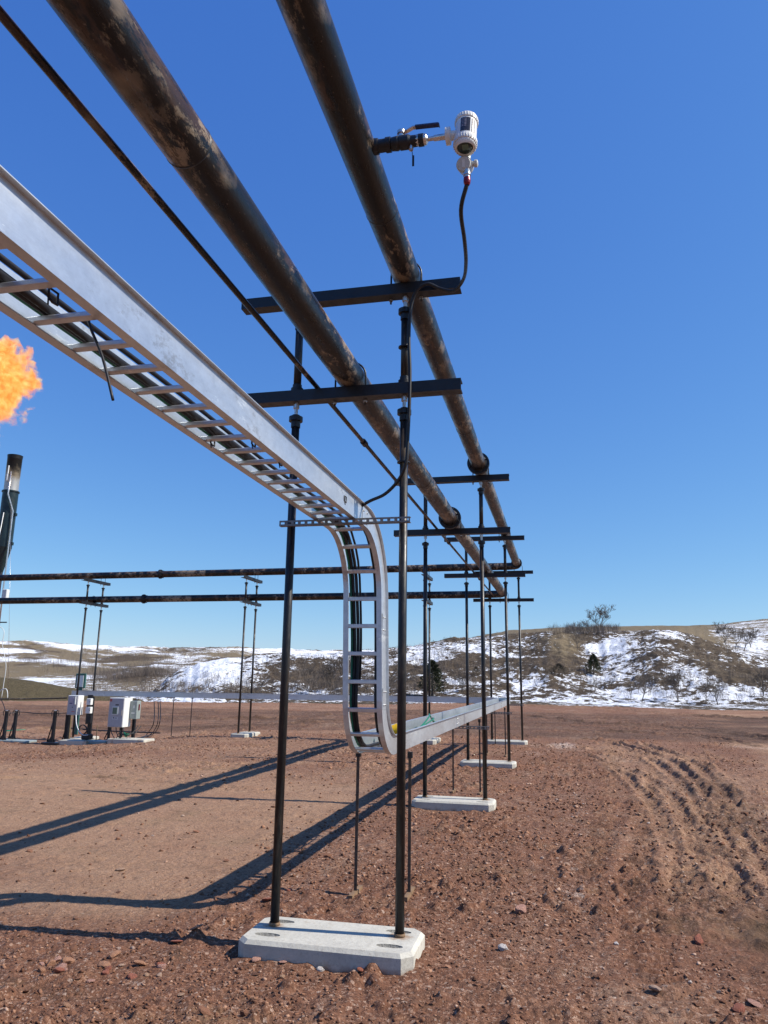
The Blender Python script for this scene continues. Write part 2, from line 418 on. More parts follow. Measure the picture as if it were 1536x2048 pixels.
# ------------------------------------------------------------------ ground of the pad
RUTS = [([(1110,1478),(1170,1480),(1230,1487),(1330,1520),(1400,1570),(1440,1640),(1500,1720),(1580,1800)], .05, .11, 0),
        ([(1180,1500),(1270,1510),(1340,1548),(1385,1590),(1420,1650),(1460,1740),(1530,1850)], .035, .10, 0),
        ([(1290,1490),(1370,1520),(1430,1570),(1480,1640),(1536,1730),(1600,1800)], .045, .12, 0),
        ([(1400,1530),(1450,1575),(1500,1630),(1560,1700),(1640,1780)], .04, .12, 0),
        ([(1230,1530),(1320,1570),(1370,1640),(1410,1720),(1480,1810),(1560,1890)], .03, .10, 0),
        ([(1130,1500),(1220,1530),(1290,1590),(1330,1660),(1345,1740)], .025, .09, 0),
        ([(1380,1600),(1392,1650),(1385,1720),(1362,1790),(1330,1860)], .02, .15, 1),
        ([(1310,1500),(1300,1580),(1285,1680),(1265,1790),(1290,1900),(1330,1980)], .02, .14, 1),
        ([(1225,1480),(1220,1560),(1205,1650),(1180,1760)], .012, .13, 1),
        ([(1450,1600),(1465,1680),(1455,1760),(1430,1840)], .02, .14, 1),
        ([(1060,1432),(1200,1448),(1350,1455),(1540,1478),(1700,1500)], .08, .25, 0),
        ([(1200,1462),(1350,1470),(1450,1482),(1600,1510)], .04, .15, 0),
        ([(1060,1412),(1250,1420),(1400,1432),(1560,1440)], .09, .4, 0),
        ([(100,1420),(300,1425),(520,1428),(800,1428)], .09, .4, 0),
        ([(560,1438),(760,1441),(900,1440)], .06, .25, 0),
        ([(100,1445),(300,1440),(520,1445),(700,1440)], .06, .3, 0),
        ([(0,1530),(200,1522),(420,1530),(600,1525)], .02, .12, 0), ([(0,1560),(180,1556),(330,1566),(520,1580)], .03, .12, 0),
        ([(350,1545),(420,1540),(480,1538)], .04, .12, 0)]
RP = []
for pts, A, wd, td in RUTS:
    RP.append((np.array([[p.x, p.y] for p in bez([atZ(x, y) for x, y in pts], 4)]), A, wd, td))
def segdist(x, y, P):
    best = np.full(x.shape, 1e9); arc = np.zeros(x.shape); acc = 0.
    for (ax, ay), (bx, by) in zip(P[:-1], P[1:]):
        dx, dy = bx-ax, by-ay; L = dx*dx+dy*dy+1e-9
        t = np.clip(((x-ax)*dx+(y-ay)*dy)/L, 0, 1)
        q = (x-ax-t*dx)**2+(y-ay-t*dy)**2; c = q < best; best = np.where(c, q, best); arc = np.where(c, acc+t*L**.5, arc); acc += L**.5
    return np.sqrt(best), arc
SLABS = [(-1.475, 5.12), (-1.475, 11.03), (-1.475, 16.37), (-1.475, 22.3), (-9.31, 22.03), (-14.82, 22.03)]
def ground_base(x, y):
    z = -.27*sst(-9.5, -14.5, x)
    return z
def ground(x, y, full=False):
    x = np.asarray(x, float); y = np.asarray(y, float)
    r = np.hypot(x, y)
    z = ground_base(x, y)
    flat = np.ones_like(r)
    for sx, sy in SLABS:
        flat = np.minimum(flat, sst(.55, 1.8, np.hypot((x-sx)*.8, y-sy)))
    z = z + .05*fbm(x*.22, y*.22, 3, 5)*flat*sst(3, 9, r)
    smooth = sst(-2.2, -3.4, x)*sst(4.6, 5.8, y)*(1-sst(11, 16, y))*.75          # trodden area left of the rack
    road = sst(2.3, 3.6, x-(y-8)*.12)*sst(8, 12, y)*.7                            # smooth haul road
    rough = 1-np.maximum(smooth, road)
    clod = vn(x*3.1, y*3.1, 3)
    z = z + rough*.11*np.maximum(0, fbm(x*7+3, y*7, 3, 33)-.12)*sst(.45, .62, vn(x*.9, y*.9, 35)) + rough*(.018*fbm(x*1.3, y*1.3, 3, 21) + .036*np.maximum(0, fbm(x*5, y*5, 3, 31))*(.4+clod))
    z = z + (.25+.75*rough)*(.012*fbm(x*13, y*13, 2, 41) + .005*fbm(x*37, y*37, 2, 51)*sst(16, 6, r))
    # furrowed strip far out, loose lip at the front
    fur = sst(23, 27, y)*(1-sst(44, 52, y))
    z = z + fur*.08*fbm(x*.35, y*1.3, 5, 61)
    z = z + .03*np.maximum(0, vn(x*11, y*11, 75)-.62)*2.2*sst(.5, .7, vn(x*.7+4, y*.7, 76))*rough*sst(14, 9, y) + .10*np.maximum(0, fbm(x*3.2, y*3.2, 5, 71, .6)+.0)*sst(4.6, 4.0, y)
    for sx, sy in SLABS[:4]:
        d_ = np.maximum(np.maximum(np.abs(x-sx)-.565, np.abs(y-sy)-.265), 0); z = z + .022*vn(x*6, y*6, 73)*np.exp(-(d_/.09)**2)
    z = z + .03*sst(1.2, 2.4, x)*sst(5.5, 7, y)*(1-sst(13, 16, y))*fbm(x*1.5+y*.4, y*.5, 4, 99)
    wetm = np.zeros_like(r); rutm = np.zeros_like(r)
    z_pre = z.copy()
    for P, A, wd, td in RP:
        lo = P.min(0)-1.2; hi = P.max(0)+1.2
        m = (x > lo[0])&(x < hi[0])&(y > lo[1])&(y < hi[1])
        if not m.any(): continue
        xm, ym = x[m], y[m]
        d, ar = segdist(xm, ym, P); d = np.abs(d+.04*fbm(xm*4, ym*4, 2, 81))
        nn = .75+.6*vn(xm*2.5, ym*2.5, 91); cl = vn(xm*9+5, ym*9, 93)
        nn = nn*(.25+.75*sst(.3, .55, vn(xm*.9+A*99, ym*.9, 92)))*np.clip(.35+1.2*vn(xm*.35, ym*.35+A*77, 94), .3, 1.2)
        z[m] += nn*(-A*.9*np.exp(-(d/wd)**4) + A*1.05*np.exp(-((d-1.55*wd)/(.5*wd))**2)*(.55+cl*.7)*(.8+.4*vn(xm*24, ym*24, 95))) + .010*np.exp(-(d/(3.*wd))**2)*fbm(xm*12, ym*12, 3, 97)
        if td: z[m] += .03*sst(-.2, .3, np.sin(ar*2*math.pi/.13+d*14))*np.exp(-(d/(wd*1.1))**4)*(.4+.8*cl)
        k = np.exp(-(d/(2.4*wd))**2); rutm[m] = np.maximum(rutm[m], k); wetm[m] = np.maximum(wetm[m], .35*k)
    dz_ = z-z_pre; z = z_pre+np.where(y < 22, .055*np.tanh(dz_/.055), dz_)
    if not full: return z
    tan = .3+.5*smooth+.4*road+.3*rutm+.25*sst(-2, -4, x)*sst(6, 9, y)+.12*sst(4.6, 3.8, y)
    tan = tan - .42*sst(-1.6, -.6, x)*(1-sst(.2, 1.5, x+.3*fbm(x*2, y*1, 3, 107)))*sst(4.6, 5.5, y)*(1-sst(19, 22, y)) + .2*sst(.1, 1.6, x+.3*fbm(x*2, y*1, 3, 107))*sst(6.8, 8.2, y)*(1-sst(20, 24, y))
    wet = wetm + .5*fur*(.6+.4*fbm(x*.3, y*.9, 3, 101)) + .5*sst(4.1, 3.4, y)*vn(x*1.2, y*1.2, 103) 
    damp = np.exp(-(((x-1.55)/.75)**2+((y-5.9)/.75)**2)**1.6)
    wet = wet + .5*damp + .3*np.exp(-(((x-.3)/1.2)**2+((y-4.15)/.3)**2)) + .6*np.exp(-(((x+3.1)/.7)**2+((y-4.1)/.16)**2)) + .35*np.exp(-(((x-2.2-.05*(y-9))/.55)**2))*sst(7, 9, y)*(1-sst(15, 18, y))
    chip = np.clip(rough*1.0-.8*damp-.3*rutm-.5*fur+.25*sst(4.5, 3.5, y), .18, 1)
    pale = .75*np.exp(-(((x-.05)/.55)**2+((y-22.6)/1.6)**2)) + .45*np.exp(-(((x+.7)/.7)**2+((y-19.5)/1.)**2)) + .34*np.exp(-((x-.15-.03*(y-9))/.3)**2)*sst(5.5, 7, y)*(1-sst(14, 18, y)) + .25*np.exp(-((x+.5)/.5)**2-((y-6.9)/.8)**2) \
        + .5*np.exp(-(((x-5.5)/1.6)**2+((y-24)/.7)**2)) + .3*np.exp(-((y-4.2)/.25)**2)*sst(-3.6, -3, x)
    fu = fur*.8+.35*sst(15, 18, y)*sst(1.5, -2, x)*(1-sst(22, 24, y))
    global FUR; FUR = fu
    return z, tan, wet, chip, pale
def grid_mesh(name, X, Y, Z, mat, attrs, closed=False):
    n, m = X.shape; me = bpy.data.meshes.new(name)
    co = np.stack([X, Y, Z], -1).reshape(-1, 3).astype(np.float32)
    i = np.arange(n-1)[:, None]; j = np.arange(m-1)[None, :]
    q = np.stack([i*m+j, (i+1)*m+j, (i+1)*m+j+1, i*m+j+1], -1).reshape(-1, 4).astype(np.int32)
    me.vertices.add(len(co)); me.vertices.foreach_set('co', co.ravel())
    me.loops.add(q.size); me.loops.foreach_set('vertex_index', q.ravel())
    me.polygons.add(len(q)); me.polygons.foreach_set('loop_start', np.arange(0, q.size, 4, dtype=np.int32))
    me.polygons.foreach_set('use_smooth', np.ones(len(q), bool))
    me.update(calc_edges=True)
    for k, a in attrs.items():
        at = me.attributes.new(k, 'FLOAT', 'POINT'); at.data.foreach_set('value', a.ravel().astype(np.float32))
    me.materials.append(mat); me.validate()
    o = bpy.data.objects.new(name, me); C.objects.link(o); return o
def az_list(fine_lo, fine_hi, step, coarse):
    a = np.arange(fine_lo, fine_hi, step)
    b = np.arange(fine_hi, fine_lo+360, coarse)
    return np.concatenate([a, b, [fine_lo+360]])
def pad_edge(az):       # the pad ends 60-70 m out
    a = (az+180) % 360-180
    return 62+5*np.clip(-a/30, -1, 1)+1.5*fbm(a*.2, a*0, 3, 7)
AZ = az_list(-46, 24, .075, 2.5)
rr = np.concatenate([[.02, .6, 1.2, 1.8], np.exp(np.linspace(math.log(2.4), math.log(1.0*60), 860)), ])
A_, R_ = np.meshgrid(np.radians(AZ), rr, indexing='xy')
ed = pad_edge(np.degrees(A_))/60.0
R_ = R_*(1+(ed-1)*sst(25, 60, R_))
# a last skirt rows: the bank dropping off
sk = []
for k, (dr, dz) in enumerate(((1.0, -.25), (3, -1.2), (8, -3.6), (16, -7.5))):
    sk.append((R_[-1]+dr, dz))
X = R_*np.sin(A_); Y = R_*np.cos(A_)
Zg, tan_, wet_, chip_, pale_ = ground(X, Y, True); fur_ = FUR
for rrow, dz in sk:
    X = np.vstack([X, rrow*np.sin(A_[0])]); Y = np.vstack([Y, rrow*np.cos(A_[0])])
    Zg = np.vstack([Zg, Zg[len(rr)-1]+dz]); 
    tan_, wet_, chip_, pale_, fur_ = [np.vstack([q, q[-1]]) for q in (tan_, wet_, chip_, pale_, fur_)]
g = grid_mesh('ground', X, Y, Zg, M['dirt'], {'tan': tan_, 'wet': wet_, 'chip': chip_, 'pale': pale_, 'fur': fur_}); g['kind'] = 'structure'
def gz(x, y): return float(ground(np.array([x]), np.array([y]))[0])

# ------------------------------------------------------------------ hills beyond the pad
xs0 = np.arange(-400, 2001, 20.)
def col(*pairs):
    a = np.array(pairs, float); return np.interp(xs0, a[:, 0], a[:, 1])
RING = [
 (50, None, -1.2), (66, None, -2.6), (74, None, -6.),
 (88, col((-400,1325),(-100,1338),(0,1346),(60,1352),(150,1367),(230,1383),(290,1396),(340,1425),(420,1450),(2000,1450)), 0),
 (104, col((-400,1420),(300,1430),(420,1432),(600,1428),(1100,1420),(1536,1428),(2000,1430)), 0),
 (122, col((-400,1415),(300,1412),(420,1402),(700,1396),(1000,1393),(1200,1398),(1350,1404),(1536,1408),(2000,1410)), 0),
 (150, col((-400,1400),(300,1402),(350,1385),(430,1362),(520,1362),(620,1360),(700,1352),(800,1345),(900,1340),(1000,1345),(1100,1328),(1150,1340),(1200,1352),(1260,1340),(1330,1322),(1420,1335),(1536,1362),(2000,1380)), 0),
 (180, col((-400,1398),(290,1398),(340,1362),(400,1335),(450,1326),(560,1326),(680,1318),(760,1312),(850,1300),(930,1292),(1000,1298),(1060,1298),(1110,1280),(1150,1298),(1200,1306),(1260,1284),(1320,1272),(1370,1284),(1440,1306),(1500,1326),(1600,1352),(2000,1385)), 0),
 (215, col((-400,1397),(300,1392),(350,1345),(400,1324),(450,1314),(520,1311),(600,1307),(680,1303),(760,1299),(830,1291),(900,1281),(960,1274),(1020,1267),(1100,1263),(1160,1265),(1250,1263),(1330,1258),(1380,1268),(1450,1292),(1536,1318),(1650,1350),(2000,1390)), 0),
 (300, col((-400,1395),(330,1394),(430,1340),(600,1318),(760,1306),(900,1288),(1100,1266),(1250,1264),(1360,1268),(1430,1290),(1536,1306),(2000,1330)), 0),
 (450, col((-400,1368),(0,1362),(150,1352),(220,1343),(260,1333),(300,1330),(350,1335),(400,1350),(460,1345),(600,1316),(800,1299),(900,1283),(960,1272),(1020,1262),(1100,1258),(1200,1255),(1300,1252),(1400,1249),(1450,1245),(1536,1235),(1700,1222),(2000,1215)), 0),
 (700, col((-400,1358),(0,1356),(150,1350),(300,1345),(400,1345),(600,1330),(900,1300),(1200,1275),(2000,1260)), 0),
 (1100, col((-400,1318),(0,1322),(100,1318),(200,1326),(300,1322),(400,1318),(600,1322),(900,1310),(2000,1290)), 0),
 (1600, col((-400,1296),(0,1300),(150,1306),(300,1304),(380,1312),(480,1308),(640,1310),(900,1315),(2000,1300)), 0),
 (2300, col((-400,1276),(0,1283),(100,1285),(200,1291),(300,1297),(340,1302),(400,1299),(470,1298),(560,1300),(640,1303),(800,1306),(2000,1310)), 0),
 (3200, col((-400,1300),(2000,1320)), 0)]
hx = np.array([ray(x, 1360) for x in xs0]); az0 = np.degrees(np.arctan2(hx[:, 0], hx[:, 1]))
lr = np.linspace(math.log(50), math.log(3200), 420)
TG = np.zeros((len(xs0), len(lr)))
for i, x in enumerate(xs0):
    zz = []
    for (r, tb, dz) in RING:
        if tb is None: zz.append(dz)
        else:
            d = ray(x, tb[i]); zz.append(CZ + r*d[2]/math.hypot(d[0], d[1]))
    TG[i] = np.interp(lr, [math.log(q[0]) for q in RING], zz)
ker = np.array([1, 3, 5, 7, 5, 3, 1.]); ker /= ker.sum()
for i in range(len(xs0)): TG[i] = np.convolve(np.pad(TG[i], 3, 'edge'), ker, 'valid')
def terr(x, y):
    x = np.asarray(x, float); y = np.asarray(y, float)
    r = np.hypot(x, y); az = np.degrees(np.arctan2(x, y))
    fi = np.interp(az, az0, np.arange(len(az0))); fr = np.clip((np.log(np.maximum(r, 50))-lr[0])/(lr[1]-lr[0]), 0, len(lr)-1.001)
    i0 = np.clip(np.floor(fi).astype(int), 0, len(az0)-2); j0 = np.floor(fr).astype(int); u = fi-i0; v = fr-j0
    u = u*u*(3-2*u)
    z = (TG[i0, j0]*(1-u)+TG[i0+1, j0]*u)*(1-v)+(TG[i0, j0+1]*(1-u)+TG[i0+1, j0+1]*u)*v
    near = sst(112, 135, r)*(1-sst(205, 235, r))
    gul = 1-np.abs(fbm(x*.055, y*.055, 4, 201))*2
    z = z + near*(1.5*fbm(x*.04, y*.04, 4, 211) - 1.3*np.maximum(0, gul-.35) + .5*fbm(x*.22, y*.22, 4, 221) + .5*(1-np.abs(fbm(x*.35, y*.35, 3, 223))*2)-.2)
    mid = sst(235, 500, r)
    amp = mid*r*.0045
    z = z + amp*(fbm(x/(r*.09+1), y/(r*.09+1), 1, 3)*0 + fbm(x*.009, y*.009, 6, 231, .55)*1.5)
    z = z + .25*fbm(x*.15, y*.15, 3, 241)*sst(60, 80, r)*(1-near)
    return z
HAZ = az_list(-47, 27, .07, 5)
hr = np.concatenate([np.exp(np.linspace(math.log(50), math.log(240), 260)), np.exp(np.linspace(math.log(242), math.log(3200), 240))])
A2, R2 = np.meshgrid(np.radians(HAZ), hr, indexing='xy')
HX = R2*np.sin(A2); HY = R2*np.cos(A2); HZ = terr(HX, HY)
PX, PY = proj(HX, HY, HZ)
SN = [  # snow cover by place: centre x, y, spans, value
 (380,1345,70,30,.45),(450,1330,60,22,.35),(560,1330,50,14,.1),(640,1310,60,8,.3),(820,1310,80,14,.35),(760,1330,60,14,.15),(960,1288,60,12,.3),
 (860,1340,70,22,-.25),(930,1320,50,20,-.2),(1060,1300,50,10,.25),(1130,1300,40,22,-.5),(1110,1335,22,10,-.4),(1040,1345,60,25,.05),(1220,1290,60,18,.45),(1230,1330,35,30,.2),(1290,1300,50,22,-.35),
 (1290,1335,40,18,-.1),(1400,1290,50,24,-.45),(1450,1330,60,30,-.35),(1500,1355,60,16,-.3),(1510,1290,40,22,.5),(1430,1268,40,8,.4),(1400,1350,40,14,.25),(1340,1275,25,8,.3),
 (1150,1375,200,16,.1),(1350,1395,260,10,.22),(1150,1390,200,10,.2),(900,1380,100,12,.15),(560,1350,60,20,-.2),(640,1350,60,26,-.4),(700,1370,100,14,-.3),(1200,1320,14,8,-.3),(1190,1368,20,12,.3),
 (490,1313,22,4,-.5),(270,1350,60,22,-.6),(350,1350,30,5,-.2),(120,1340,80,16,.0),(60,1368,60,6,.4),(90,1380,80,5,.3),(60,1318,60,8,.3),(170,1322,60,8,.25),(20,1300,30,8,.25),(250,1395,60,5,.35),
 (200,1302,150,7,-.3),(330,1316,80,7,-.3),(90,1292,80,4,-.25),(540,1306,60,3,.1)]
gl_ = 1-np.abs(fbm(HX*.055, HY*.055, 4, 201))*2
snow = np.full(HX.shape, .33)+np.where((R2 > 112)&(R2 < 225), .3*sst(.4, .8, gl_)-.13*sst(650, 800, PX)-.05, 0); 
for cx, cy2, sx, sy, v in SN: snow += v*np.exp(-((PX-cx)/sx)**2-((PY-cy2)/sy)**2)*(R2 > 100)
snow += .02*sst(1000, 1500, R2)
snow += np.where(R2 > 400, 1.9*fbm(A2/.055+np.log(R2)*4, np.log(R2)/.13, 6, 401, .62)-.06, 0)*(PX < 700)
farl = sst(500, 900, R2)*(PX < 760); 
snow -= .5*sst(420, 470, R2)*(1-sst(700, 900, R2))*sst(1290, 1250, PY)*(PX > 850) 
snow -= .55*sst(230, 300, R2)*(1-sst(380, 500, R2))*(PX > 850)*(1-sst(1400, 1440, PX))
snow += .1*sst(1480, 1530, PX)*sst(1252, 1240, PY)
mound = sst(104, 96, R2); snow -= 2*mound
grass = .36-.35*np.exp(-((PX-860)/80)**2-((PY-1340)/30)**2)-.5*np.exp(-((PX-1290)/50)**2-((PY-1292)/12)**2)-.2*np.exp(-((PX-1050)/70)**2-((PY-1320)/20)**2)
grass += .3*np.exp(-((PX-1130)/35)**2-((PY-1290)/25)**2)+.3*sst(230, 300, R2)*(R2 < 800)
grass += .3*farl
grass -= 1.3*farl*np.maximum(0, fbm(A2/.05-np.log(R2)*5+9, np.log(R2)/.1, 6, 403, .62))
grass -= .45*np.exp(-((PX-270)/90)**2-((PY-1352)/14)**2)*(R2 > 100) + .4*np.exp(-((PX-660)/90)**2-((PY-1350)/25)**2)
olive = mound*1.0+.35*np.exp(-((PX-1440)/90)**2-((PY-1330)/40)**2)*(R2 > 100)
h = grid_mesh('hills', HX, HY, HZ, M['hill'], {'snow': snow, 'grass': grass, 'olive': olive}); h['kind'] = 'structure'
def on_hill(px, py, rmin=76, rmax=3000):
    d = ray(px, py); t = d[2]/math.hypot(d[0], d[1]); r = np.exp(np.linspace(math.log(rmin), math.log(rmax), 1500))
    ux, uy = d[0]/math.hypot(d[0], d[1]), d[1]/math.hypot(d[0], d[1])
    z = terr(ux*r, uy*r); e = (z-CZ)/r; k = np.argmax(e >= t) if (e >= t).any() else int(np.argmax(e))
    return Vector((ux*r[k], uy*r[k], z[k]-.05)), r[k]

# brush: thickets nobody could count
def brush_mesh(name, spots, label):
    V = []; Fc = []; n = 0
    for (p, hgt, wid, cnt) in spots:
        for k in range(cnt):
            a = rng.uniform(0, 2*math.pi); q = rng.uniform(0, 1)**.5*wid
            bx, by = p[0]+q*math.cos(a), p[1]+q*math.sin(a)
            hh = hgt*rng.uniform(.45, 1.05)*(1-.45*(q/wid)**2); tx, ty = rng.normal(0, .33*hh, 2)
            bz = p[2]-.3
            wv = max(.014, .009*hh+.006)
            b2 = rng.uniform(0, math.pi); ox, oy = math.cos(b2)*wv, math.sin(b2)*wv
            mx, my, mz = bx+tx*.4, by+ty*.4, bz+.3+hh*.55
            V += [(bx-ox, by-oy, bz), (bx+ox, by+oy, bz), (mx+ox*.7, my+oy*.7, mz), (mx-ox*.7, my-oy*.7, mz), (bx+tx, by+ty, bz+.3+hh)]
            Fc += [(n, n+1, n+2, n+3), (n+3, n+2, n+4)]; n += 5
            for _ in range(2):
                cx, cy2 = rng.normal(0, .3*hh, 2); 
                V += [(mx-ox*.4, my-oy*.4, mz-.1*hh), (mx+ox*.4, my+oy*.4, mz-.1*hh), (mx+cx, my+cy2, mz+hh*rng.uniform(.1, .45))]
                Fc += [(n, n+1, n+2)]; n += 3
    me = bpy.data.meshes.new(name); me.from_pydata(V, [], Fc); me.materials.append(M['brush']); me.update()
    o = bpy.data.objects.new(name, me); C.objects.link(o); return tag(o, label, 'brush', None, 'stuff')
sp = []
def thicket(x0, x1, y0, y1, cnt, hg, wd, st, rmin=100):
    for _ in range(cnt):
        p, r = on_hill(rng.uniform(x0, x1), rng.uniform(y0, y1), rmin); sp.append((p, hg*rng.uniform(.6, 1.2), wd*rng.uniform(.6, 1.2), st))
thicket(340, 720, 1372, 1392, 80, 2.4, 2.4, 26); thicket(540, 710, 1320, 1375, 62, 2.4, 2.2, 22); thicket(410, 540, 1352, 1375, 22, 2.0, 2.0, 20)
thicket(720, 980, 1355, 1392, 46, 2.6, 2.2, 26); thicket(840, 960, 1300, 1350, 32, 2.3, 2.2, 26)
thicket(1100, 1235, 1256, 1268, 60, 3.4, 1.9, 44, 195); thicket(1000, 1100, 1280, 1380, 26, 1.3, 1.2, 22)
thicket(1140, 1180, 1325, 1350, 10, 1.6, 1.2, 30); thicket(1240, 1536, 1340, 1400, 50, 1.7, 1.4, 22); thicket(1240, 1500, 1268, 1340, 34, 1.1, 1.2, 20)
thicket(1430, 1536, 1262, 1300, 16, 2.0, 1.6, 22, 230); thicket(1180, 1230, 1360, 1385, 8, 1.3, 1.0, 30); thicket(960, 1120, 1264, 1276, 14, 1., 1., 16)
thicket(700, 860, 1300, 1340, 22, 1.8, 1.8, 20)
for _ in range(1500):
    a_ = rng.uniform(480, 1560); p, r = on_hill(a_, rng.uniform(1262, 1402), 108); sp.append((p, rng.uniform(.35, 1.1), rng.uniform(.3, .9), 9))
brush_mesh('brush', sp, 'grey brown leafless brush growing in the gullies and along the foot of the snowy hill')
sp = []
thicket(190, 400, 1338, 1372, 170, 6, 9, 22, 380); thicket(80, 200, 1326, 1350, 60, 7, 10, 18, 380); thicket(0, 180, 1308, 1330, 60, 9, 14, 18, 800); thicket(120, 330, 1303, 1318, 26, 12, 22, 16, 1200); thicket(180, 330, 1378, 1388, 40, 4.5, 6, 16, 120)
thicket(220, 420, 1316, 1334, 70, 9, 16, 18, 800); thicket(330, 420, 1306, 1318, 18, 12, 25, 12, 1000)
brush_mesh('brush', sp, 'dark grey thickets filling the valley below the distant hills on the left')

# dry grass tufts on the ridge line and snow foot
# ------------------------------------------------------------------ trees
def tree_mb(seed, H=6., depth=6, spread=.5, rt=.12):
    rd = random.Random(seed); tr = MB(); cr = MB()
    def br(p, d, L, r, k):
        pts = [p]; q = p; dd = d.copy(); n = 3
        for i in range(n):
            dd = (dd+Vector((rd.gauss(0, .12), rd.gauss(0, .12), .09))).normalized(); q = q+dd*L/n; pts.append(q)
        rad = [r*(1-.45*i/n) for i in range(n+1)]
        (tr if k <= 1 else cr).tube(pts, rad, 5 if k < 3 else 3, cap=False)
        if k >= depth: return
        for i in range(rd.choice((2, 3)) if k else 4):
            b = pts[rd.choice((1, 2, 3, 3))]; a = rd.uniform(0, 2*math.pi)
            perp = dd.orthogonal().normalized(); perp.rotate(Matrix.Rotation(a, 3, dd))
            nd = (dd*(1-spread*.3)+perp*spread*rd.uniform(.6, 1.3)).normalized()
            br(b, nd, L*rd.uniform(.66, .84), max(r*.55, .02), k+1)
    br(Vector((0, 0, -.3)), Vector((0, 0, 1)), H*.34, rt, 0)
    return tr, cr
TP = []
for sd, H, dp, spd in ((27, 6., 7, .55), (8, 6., 6, .72), (15, 6., 5, .4)):
    tr, cr = tree_mb(sd, H, dp, spd)
    hmax = max(v.z for v in cr.v)
    for mb in (tr, cr): mb.v = [v*(6./hmax) for v in mb.v]
    t0, c0 = tr.mesh('trunk', M['bark']), cr.mesh('crown', M['twig']); TP.append((t0, c0))
def tree(px, py, ptop, label, v=0, rmin=100, name='bare_tree', group=None, sx=1.):
    p, r = on_hill(px, py, rmin)
    top = ray(px, ptop); ztop = CZ+r*top[2]/math.hypot(top[0], top[1]); H = max(1.2, ztop-p.z)
    o = empty(name, p, label, 'tree', group, rng.uniform(0, 6.28)); s = H/6.; o.scale = (s*sx, s*sx, s)
    for nm, me in zip(('trunk', 'crown'), TP[v]):
        c = bpy.data.objects.new(nm, me); C.objects.link(c); c.parent = o
    return o
tree(1203, 1266, 1207, 'tall bare tree standing alone against the sky on the ridge', 0, 205)
tree(1150, 1266, 1241, 'small bare sapling on the ridge, left of the tall lone tree and furthest from it', 2, 205)
tree(1168, 1266, 1238, 'small bare sapling on the ridge, next to the tall lone tree on its left', 0, 205)
tree(1155, 1298, 1262, 'bare twisted tree on the slope just below the brushy ridge', 1, 150)
GR = 'bare trees in the snow at the right side of the hill'
for i, (a, b, c, v, l) in enumerate(((1450, 1290, 1242, 0, 'bare tree at the left of the clump on the upper right snow slope'), (1470, 1298, 1250, 1, 'broad bare tree in the middle of the clump on the upper right snow slope'),
    (1487, 1302, 1252, 1, 'bare tree right of the middle in the clump on the upper right snow slope'), (1502, 1296, 1256, 0, 'bare tree at the right end of the clump on the upper right snow slope'))):
    tree(a, b, c, l, v, 215, group=GR)
FT = 'bare trees at the foot of the hill behind the pad'
for a, b, c, v, l in ((1283, 1404, 1342, 1, 'crooked bare tree at the foot of the hill, leftmost of the row behind the pad'), (1262, 1398, 1358, 2, 'short bare tree at the foot of the hill just left of the crooked one'),
    (1355, 1406, 1335, 0, 'straight bare tree with open crown at the foot of the hill, middle of the row'), (1412, 1408, 1360, 1, 'low bare tree at the foot of the hill, right of the straight one'),
    (1436, 1410, 1350, 1, 'leaning bare tree with forked trunk at the foot of the hill, near the right'), (1528, 1392, 1335, 0, 'bare tree at the right edge of the picture at the foot of the hill'),
    (1190, 1388, 1352, 2, 'slim bare tree on the lower slope below the round evergreen'), (1277, 1386, 1362, 2, 'thin bare sapling on snow left of the crooked tree')):
    tree(a, b, c, l, v, 108, group=FT)
VT = 'bare trees in the brush on the near hill left of the rack'
for a, b, c, v, l in ((660, 1384, 1312, 0, 'tall bare tree in the brush just left of the ladder'), (622, 1380, 1322, 1, 'spreading bare tree in the brush behind the left post of the near frame'),
    (690, 1376, 1302, 0, 'bare tree rising above the hill line beside the ladder'), (716, 1384, 1330, 1, 'bare tree seen through the rungs of the ladder'), (560, 1386, 1345, 1, 'bushy bare tree left of the near frame, at the foot of the hill'),
    (520, 1388, 1348, 2, 'slim bare tree beside the middle transverse frame'), (420, 1384, 1352, 1, 'low spreading bare tree at the toe of the snowy hill'), (286, 1384, 1350, 1, 'round bare tree in the valley above the large white cabinet'),
    (782, 1385, 1345, 2, 'slim bare tree between the ladder and the right post of the near frame'), (925, 1386, 1340, 0, 'bare tree between the posts of the second and fourth frames')):
    tree(a, b, c, l, v, 108, group=VT)
def evergreen(px, py, ptop, label, wide, mat, nm='evergreen_tree', cat='tree', rmin=110, seed=1, cnt=900):
    p, r = on_hill(px, py, rmin); top = ray(px, ptop); H = CZ+r*top[2]/math.hypot(top[0], top[1])-p.z; H = max(H, 1.5)
    o = empty(nm, p, label, cat); rd = random.Random(seed); tr = MB().tube([(0,0,-.3),(0,0,H*.5),(0.05,0,H*.92)], [.16*H/5,.1*H/5,.02], 6)
    part('trunk', tr, M['bark'], o, local=True); cr = MB()
    for k in range(cnt):
        t = rd.random()**.8; a = rd.uniform(0, 6.28); rad = wide*(1-t)**.7*(.55+.45*math.sin(a*3+t*5)**2)*rd.uniform(.35, 1.05)*(1 if t > .08 else .8)
        c = Vector((math.cos(a)*rad, math.sin(a)*rad, .12*H+t*H*.88+rd.gauss(0, .08))); s = .17*H/5*rd.uniform(.5, 1.4)
        d = Vector((math.cos(a), math.sin(a), rd.uniform(-.3, .8))).normalized(); e = d.orthogonal().normalized(); e.rotate(Matrix.Rotation(rd.uniform(0, 6.28), 3, d))
        b = len(cr.v); cr.v += [c-e*s*.5, c+e*s*.5, c+d*s*1.8+Vector((0, 0, rd.uniform(-.1, .1)))]; cr.f.append((b, b+1, b+2)); cr.sm.append(False)
    me = cr.mesh('crown', mat); c = bpy.data.objects.new('crown', me); C.objects.link(c); c.parent = o
